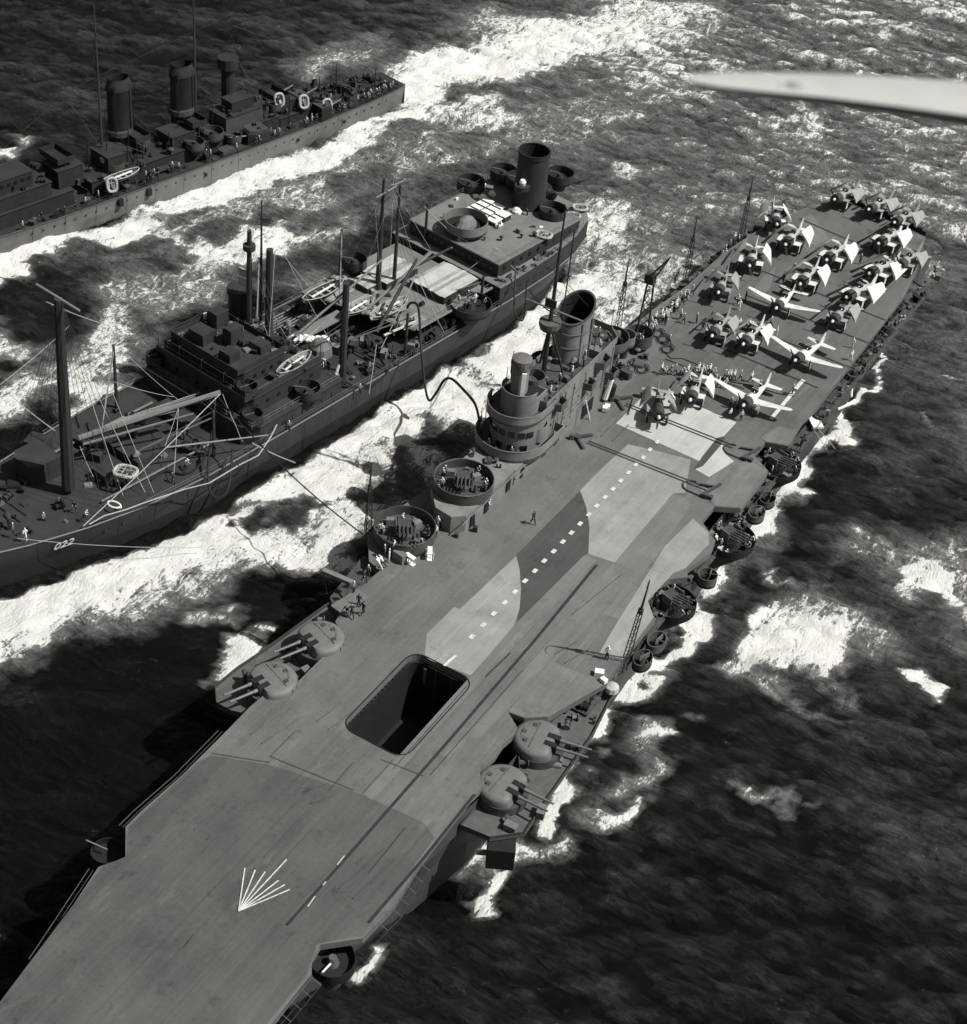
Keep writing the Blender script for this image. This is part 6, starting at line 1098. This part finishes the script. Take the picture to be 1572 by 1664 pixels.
# ------------------------------------------------------------------ people
def body(pose):
    J = dict(pel=(0, 0, .95), sp=(0, -.02, 1.2), ch=(0, 0, 1.42), nk=(0, .0, 1.55), hd=(0, -.03, 1.68), ht=(0, -.02, 1.82))
    if pose == 'stand': J.update(lk=(.11, .0, .5), lf=(.12, .02, .06), lt=(.12, -.16, .04), rk=(-.11, 0, .5), rf=(-.12, .02, .06), rtt=(-.12, -.16, .04), ls=(.2, 0, 1.42), le=(.26, .04, 1.14), lh=(.25, -.06, .88), rs=(-.2, 0, 1.42), re=(-.26, .04, 1.14), rh=(-.25, -.06, .88))
    if pose == 'walk': J.update(lk=(.1, -.2, .54), lf=(.11, -.28, .08), lt=(.11, -.46, .08), rk=(-.1, .1, .5), rf=(-.11, .36, .12), rtt=(-.11, .22, .05), ls=(.2, 0, 1.42), le=(.26, .18, 1.18), lh=(.24, .12, .94), rs=(-.2, 0, 1.42), re=(-.25, -.14, 1.16), rh=(-.22, -.34, 1.04))
    if pose == 'haul': J.update(sp=(0, -.12, 1.16), ch=(0, -.26, 1.34), nk=(0, -.34, 1.44), hd=(0, -.42, 1.54), ht=(0, -.44, 1.68), lk=(.12, -.22, .52), lf=(.13, -.2, .08), lt=(.13, -.38, .05), rk=(-.12, .1, .5), rf=(-.13, .42, .1), rtt=(-.13, .28, .05), ls=(.2, -.26, 1.34), le=(.28, -.36, 1.08), lh=(.18, -.58, 1.0), rs=(-.2, -.26, 1.34), re=(-.28, -.36, 1.08), rh=(-.14, -.6, 1.04))
    if pose == 'point': J.update(lk=(.12, 0, .5), lf=(.14, .02, .06), lt=(.15, -.16, .04), rk=(-.12, 0, .5), rf=(-.14, .02, .06), rtt=(-.15, -.16, .04), ls=(.2, 0, 1.42), le=(.46, -.05, 1.5), lh=(.7, -.1, 1.62), rs=(-.2, 0, 1.42), re=(-.46, 0, 1.46), rh=(-.68, -.05, 1.58))
    E_ = [('pel', 'sp'), ('sp', 'ch'), ('ch', 'nk'), ('nk', 'hd'), ('hd', 'ht'), ('pel', 'lk'), ('lk', 'lf'), ('lf', 'lt'), ('pel', 'rk'), ('rk', 'rf'), ('rf', 'rtt'), ('ch', 'ls'), ('ls', 'le'), ('le', 'lh'), ('ch', 'rs'), ('rs', 're'), ('re', 'rh')]
    rad = dict(pel=.16, sp=.15, ch=.17, nk=.07, hd=.115, ht=.10, lk=.085, rk=.085, lf=.065, rf=.065, lt=.05, rtt=.05, ls=.08, rs=.08, le=.06, re=.06, lh=.05, rh=.05)
    ks = list(J); me_ = bpy.data.meshes.new('person'); me_.from_pydata([J[k] for k in ks], [(ks.index(a), ks.index(b)) for a, b in E_], [])
    o = bpy.data.objects.new('tmp', me_); col.objects.link(o); md = o.modifiers.new('skin', 'SKIN')
    if not me_.skin_vertices: 
        bm = bmesh.new(); bm.from_mesh(me_); bm.verts.layers.skin.verify(); bm.to_mesh(me_); bm.free()
    for i, k in enumerate(ks): sv = me_.skin_vertices[0].data[i]; sv.radius = (rad[k], rad[k]*(.75 if k in ('pel', 'sp', 'ch') else 1)); sv.use_root = (k == 'pel')
    sb = o.modifiers.new('sub', 'SUBSURF'); sb.levels = 1; sb.render_levels = 1
    dg = bpy.context.evaluated_depsgraph_get(); r_ = bpy.data.meshes.new_from_object(o.evaluated_get(dg)); bpy.data.objects.remove(o)
    for p_ in r_.polygons: p_.use_smooth = True
    hz = J['hd'][2]; hy_ = J['hd'][1]; hands = [Vector(J['lh']), Vector(J['rh'])]
    for p_ in r_.polygons:
        c = p_.center
        if c.z > hz+.03: p_.material_index = 3
        elif c.z > J['nk'][2]+.02 and abs(c.x) < .16: p_.material_index = 2
        elif min((c-h_).length for h_ in hands) < .13: p_.material_index = 2
        elif c.z > .97 or abs(c.x) > .2 and c.z > .8: p_.material_index = 0
        elif c.z < .09: p_.material_index = 4
        else: p_.material_index = 1
    return r_
OUT = {'pale': ('cloth_light', 'cloth_dark', 'skin', 'white', 'tyre'), 'white': ('white', 'cloth_light', 'skin', 'white', 'tyre'), 'dark': ('cloth_dark', 'cloth_dark', 'skin', 'cloth_dark', 'tyre'), 'mid': ('cloth_mid', 'cloth_dark', 'skin', 'white', 'tyre')}
BODY = {}
for ps in ('stand', 'walk', 'haul', 'point'):
    m0 = body(ps)
    for k, ms in OUT.items():
        m1 = m0.copy(); m1.name = 'person'
        for q in ms: m1.materials.append(MATS[q])
        BODY[ps, k] = m1
WEAR = {'pale': 'pale shirt', 'white': 'white', 'dark': 'dark clothes', 'mid': 'grey shirt'}; POSE = {'stand': 'standing', 'walk': 'walking', 'haul': 'stooping', 'point': 'signalling'}
def who(k, ps, where, role='sailor'): return '%s in %s %s %s' % (role, WEAR[k], POSE[ps], where)
def member(k, ps, loc, rz, where, group, role='sailor'):
    return tag(link('person', BODY[ps, k], None, loc, rz), who(k, ps, where, role), 'person', group)
def person(px, py, ps, k, rz, label, group=None, z=DZ+.1, s=1.03):
    c = B(px, py, z); o = link('person', BODY[ps, k], None, (c.x, c.y, z), rz); o.scale = (s, s, s*R.uniform(.96, 1.04)); return tag(o, label, 'person', group)
# alone on the fore deck
person(866, 851, 'walk', 'dark', 1.2, 'sailor in dark uniform walking alone beside the island pompom', s=1.15); person(986, 1071, 'stand', 'pale', .4, 'sailor in pale shirt standing alone near the port radio mast', s=1.2)
# starboard sponson party
for px, py, k, ps, l_ in ((583, 985, 'dark', 'stand', 0), (590, 998, 'dark', 'walk', 0), (564, 1000, 'dark', 'haul', 0), (572, 1003, 'dark', 'haul', 0), (575, 965, 'mid', 'stand', 1), (598, 938, 'mid', 'stand', 1), (632, 912, 'white', 'stand', 1), (592, 945, 'dark', 'walk', 1), (616, 925, 'white', 'haul', 1), (622, 922, 'pale', 'haul', 1), (625, 905, 'mid', 'stand', 1)):
    person(px, py, ps, k, R.uniform(-3, 3), who(k, ps, ['beside the starboard loading platform', 'among the line handlers below the forward lattice mast'][l_]), ['starboard loading party', 'line handlers'][l_], s=1.12)
person(711, 858, 'stand', 'white', 0, 'sailor in white beside the round pompom tub', s=1.1); person(708, 872, 'stand', 'pale', 1, 'sailor crouched past the tub corner next to stowed gear', s=1.0); person(790, 828, 'haul', 'pale', 2, 'sailor bending at the foot of the island deckhouse')
# two files of men hauling a line
for i, x in enumerate((205, 213, 242, 266, 295, 310, 322, 348, 358, 370, 382, 393, 420, 432)):
    ps, k = ('haul' if i % 3 else 'walk'), R.choice(['pale', 'pale', 'mid']); person(*q1(x, 900+R.uniform(-4, 8)), ps, k, 1.2+R.uniform(-.3, .3), who(k, ps, 'in the long file hauling a line before the aft lift'), 'men hauling the line')
for x in (488, 502, 512, 528, 556, 606): k = R.choice(['pale', 'mid']); person(*q1(x, 925+(x-488)*.08), 'walk', k, 1.2, who(k, 'walk', 'in the short file after the line haulers'), 'short file')
for i, x in enumerate((552, 586, 598, 612, 628, 646, 660, 674)):
    ps, k = ('haul' if i else 'walk'), R.choice(['pale', 'mid', 'pale']); person(*q1(x, 695+i*3.5), ps, k, 1.1, who(k, ps, 'in the file behind two folded planes in mid deck'), 'second file')
# scattered handlers
sc_ = [(545, 590, 'pale', 'sailor in pale shirt near the wingtip of the middle spread plane'), (580, 575, 'dark', 'sailor in dark clothes at the wingtip of the middle spread plane'), (552, 612, 'white', 'sailor all in white at the end of the middle spread wing'), (290, 655, 'pale', 'sailor walking inboard from the crowd at the starboard rail'), (305, 672, 'mid', 'sailor stepping away from the starboard crowd'), (362, 672, 'mid', 'sailor walking ahead of the dark folded plane'), (430, 664, 'dark', 'sailor standing alone behind the dark folded plane'), (390, 705, 'dark', 'sailor bending by the nose of a dark folded plane'), (490, 668, 'mid', 'sailor with both arms stretched out directing planes'), (748, 494, 'dark', 'sailor between the rows of folded planes beside a nose'), (796, 448, 'mid', 'sailor standing between two folded planes in mid deck'), (1045, 506, 'dark', 'sailor beside the folded wing of the mid deck plane'), (1092, 408, 'mid', 'sailor by the pale wing of the middle folded plane'), (1057, 782, 'white', 'sailor in white cap on the port deck edge'), (1052, 838, 'white', 'sailor in white at the port walkway'), (325, 955, 'pale', 'sailor behind the plane at the edge of the aft lift'), (460, 958, 'pale', 'sailor in pale shirt at the raised wingtip near the aft lift'), (490, 965, 'pale', 'sailor holding the wingtip of the spread plane near the aft lift'), (448, 950, 'mid', 'sailor under the wingtip of the spread plane near the aft lift'), (510, 1100, 'pale', 'sailor in pale shirt standing before the nose of the spread plane'), (560, 1106, 'pale', 'sailor in front of the propeller of the spread plane by the white line'), (627, 1090, 'pale', 'sailor below the wing of the spread plane by the white line'), (645, 972, 'mid', 'sailor behind the tail of the spread plane by the white line'), (790, 990, 'mid', 'sailor standing on the broken end of the white deck line'), (165, 1078, 'dark', 'sailor in dark clothes on the aft lift beside the star marked plane'), (240, 770, 'mid', 'sailor apart from the crowd beside coiled hose'), (665, 975, 'pale', 'sailor near the tail of the spread plane'), (718, 735, 'white', 'sailor crouching at the end of the second file'), (693, 690, 'mid', 'sailor watching beside the second file'), (515, 1050, 'mid', 'sailor at the wheel of the spread plane near the lift'), (545, 1050, 'dark', 'sailor beneath the engine of the spread plane near the lift')]
for x, y, k, l_ in sc_: person(*q1(x, y), 'point' if 'arms' in l_ else R.choice(['stand', 'walk']), k, R.uniform(-3, 3), l_)
# the crowd along the starboard rail
for i in range(44):
    t = i/43; x = 90+t*240+R.uniform(-12, 26); y = 760-t*215+R.uniform(-10, 26); ps, k = R.choice(['stand', 'stand', 'walk', 'haul']), R.choice(['pale', 'mid', 'dark', 'pale', 'white'])
    person(*q1(x, y), ps, k, R.uniform(-3, 3), who(k, ps, 'in the crowd at the starboard rail abaft the crane'), 'crowd at the starboard rail')
for i in range(14): t = i/13; k = R.choice(['dark', 'mid', 'dark', 'pale']); person(*q1(470+t*80+R.uniform(-8, 8), 400-t*95+R.uniform(-8, 8)), 'stand', k, R.uniform(-3, 3), who(k, 'stand', 'on the starboard walkway below the aft radio masts'), 'men on the aft walkway', z=12.0)
# island crew
for x, y, z, k in ((-12.0, 47.8, 21.97, 'pale'), (-12.4, 51, 21.97, 'mid'), (-11.9, 53.6, 21.97, 'pale'), (-12.6, 56, 21.97, 'dark'), (-12.3, 58, 21.97, 'mid'), (-12, 61.6, 21.97, 'pale'), (-13.6, 64.4, 21.97, 'mid'), (-16, 47, 21.97, 'white')): member(k, 'stand', (x, y, z), R.uniform(-3, 3), 'on the island roof near the funnel', 'men on the island roof', 'lookout')
for a in (3.6, 4.4, 5.2): member('mid', 'stand', (TX-.3+4.3*math.cos(a), TY+4.4*math.sin(a), 16.42), a+PI/2, 'in the gallery around the bridge tower', 'men in the bridge gallery', 'officer')
# oiler and destroyer crews
OC = [(72, 850, 'mid', 5.6, 'on the oiler foredeck'), (137, 845, 'pale', 6.2, 'by the oiler bow rail'), (122, 828, 'dark', 6.2, 'below the oiler foremast'), (22, 868, 'mid', 7.2, 'on the oiler forecastle'), (42, 876, 'white', 7.0, 'at the oiler bow rail'), (355, 640, 'white', 8.6, 'before the oiler bridge'), (437, 632, 'white', 8.6, 'below the oiler whaleboat'), (465, 690, 'mid', 5.3, 'at the oiler rail under the bridge'), (470, 700, 'mid', 5.3, 'at the oiler rail under the bridge'), (508, 612, 'pale', 8.7, 'by the oiler bridge gun tub'), (524, 595, 'white', 8.6, 'abaft the oiler whaleboat'), (528, 600, 'mid', 8.6, 'abaft the oiler whaleboat'), (600, 605, 'mid', 5.3, 'on the oiler tank deck'), (547, 640, 'pale', 5.3, 'beside the oiler near king post'), (585, 640, 'mid', 5.3, 'beside the tank deck hose'), (745, 492, 'pale', 8.05, 'in the oiler midship gun tub'), (760, 488, 'mid', 8.05, 'in the oiler midship gun tub'), (772, 492, 'white', 8.05, 'in the oiler midship gun tub'), (784, 498, 'mid', 8.05, 'in the oiler midship gun tub'), (755, 505, 'dark', 8.05, 'in the oiler midship gun tub'), (835, 408, 'pale', 8.8, 'before the oiler after house'), (850, 410, 'mid', 8.8, 'before the oiler after house'), (790, 392, 'white', 8.8, 'before the oiler after house'), (838, 400, 'mid', 8.8, 'before the oiler after house'), (282, 785, 'dark', 5.3, 'at the oiler well deck rail'), (300, 760, 'white', 5.3, 'beside the coiled hose on the oiler'), (303, 765, 'mid', 5.3, 'beside the coiled hose on the oiler')]
for x, y, k, z, l_ in OC: ps = R.choice(['stand', 'walk', 'haul']); person(x, y, ps, k, R.uniform(-3, 3), who(k, ps, l_), 'oiler crew', z=z)
for i in range(60):
    y = R.uniform(4, 41); w_ = np.interp(y, dy, ddk)-.5; x = w_-abs(R.gauss(0, .8)) if i % 4 else R.uniform(-w_, w_)
    if y < 25 and abs(x) < 3.2: x = 3.6+R.uniform(0, 1.4)
    member(R.choice(['dark', 'dark', 'mid', 'mid']), R.choice(['stand', 'walk', 'haul']), DD.M @ Vector((x, y, 3.95)), R.uniform(-3, 3), 'on the destroyer after deck' if y > 25 else 'at the rail beside the destroyer gun houses', 'destroyer crowd aft')
for i in range(26):
    y = R.uniform(-46, 3); member(R.choice(['dark', 'mid', 'dark', 'mid']), R.choice(['stand', 'walk']), DD.M @ Vector((R.uniform(3.7, 5.4), y, 3.95)), R.uniform(-3, 3), 'at the destroyer rail %s' % ('by the forward deckhouse' if y < -28 else 'by the whaleboat' if y < -15 else 'below the after funnel'), 'destroyer crew amidships')
for cx, cy, z, l_ in ((-14.4, 30.6, 16.5, 'in the tub before the bridge tower'), (-15.9, 19.4, 14.4, 'in the round tub by the forward lattice mast')):
    for i in range(8): a = R.uniform(0, 6.28); member(R.choice(['mid', 'dark', 'pale']), R.choice(['stand', 'haul']), (cx+2.9*math.cos(a), cy+2.9*math.sin(a), z+.02), a, l_, 'starboard gun crews', 'gunner')
for px, py, n_, l_ in ((1190, 880, 9, 'in the middle tub of three port pompoms'), (1266, 760, 9, 'in the port pompom tub near the spread planes'), (1096, 985, 8, 'in the port pompom tub by the radio mast')):
    c = B(px, py, 11.0)
    for i in range(n_): a = R.uniform(0, 6.28); member(R.choice(['pale', 'mid', 'dark']), R.choice(['stand', 'haul']), (c.x+2.5*math.cos(a), c.y+2.5*math.sin(a), 11.02), a, l_, 'port gun crews', 'gunner')
# ------------------------------------------------------------------ tip of the photographing plane's wing, out of focus
wg = thing('aircraft_wing', 'out of focus pale wingtip of the camera plane above the open sea', 'wing', CAM+ray(1350, 150)*6)
def cp(px, py, d): return CAM+ray(px, py)*d-wg.location
secs = []
for px, yt, yb, in ((1116, 124, 128), (1128, 119, 137), (1170, 117, 148), (1240, 117, 158), (1340, 118, 170), (1450, 123, 186), (1580, 131, 207), (1760, 140, 232), (2050, 155, 270)):
    T_, Bt = cp(px, yt, 6.0), cp(px, yb, 6.0); rd = ray(px, (yt+yb)/2).normalized(); c = (T_+Bt)/2; h_ = (T_-Bt)/2; dp = fw*(h_.length*3.2); k = h_.normalized()
    # upper skin leans back so that it faces the sky; lower skin hides below
    H_ = (T_-Bt).length; e1 = Bt.lerp(T_, .24); pts = [T_+rd*(H_*2.6), T_+rd*(H_*2.2), T_.lerp(e1, .5)+rd*(H_*.8), e1+rd*.02*H_, e1.lerp(Bt, .5)+rd*(H_*.25), Bt+rd*(H_*.75), Bt+rd*(H_*1.8)]
    secs.append(pts)
MB().sections(secs).obj('wing_skin', 'wing_paint', wg, True)
for px, py in ((1268, 142), (1292, 139), (1282, 148)): MB().lathe([(.001, -.012), (.035, 0), (.001, .012)], c=tuple(cp(px, py, 6.06)), n=10).obj('scuff_mark', 'plane_mid', wg)
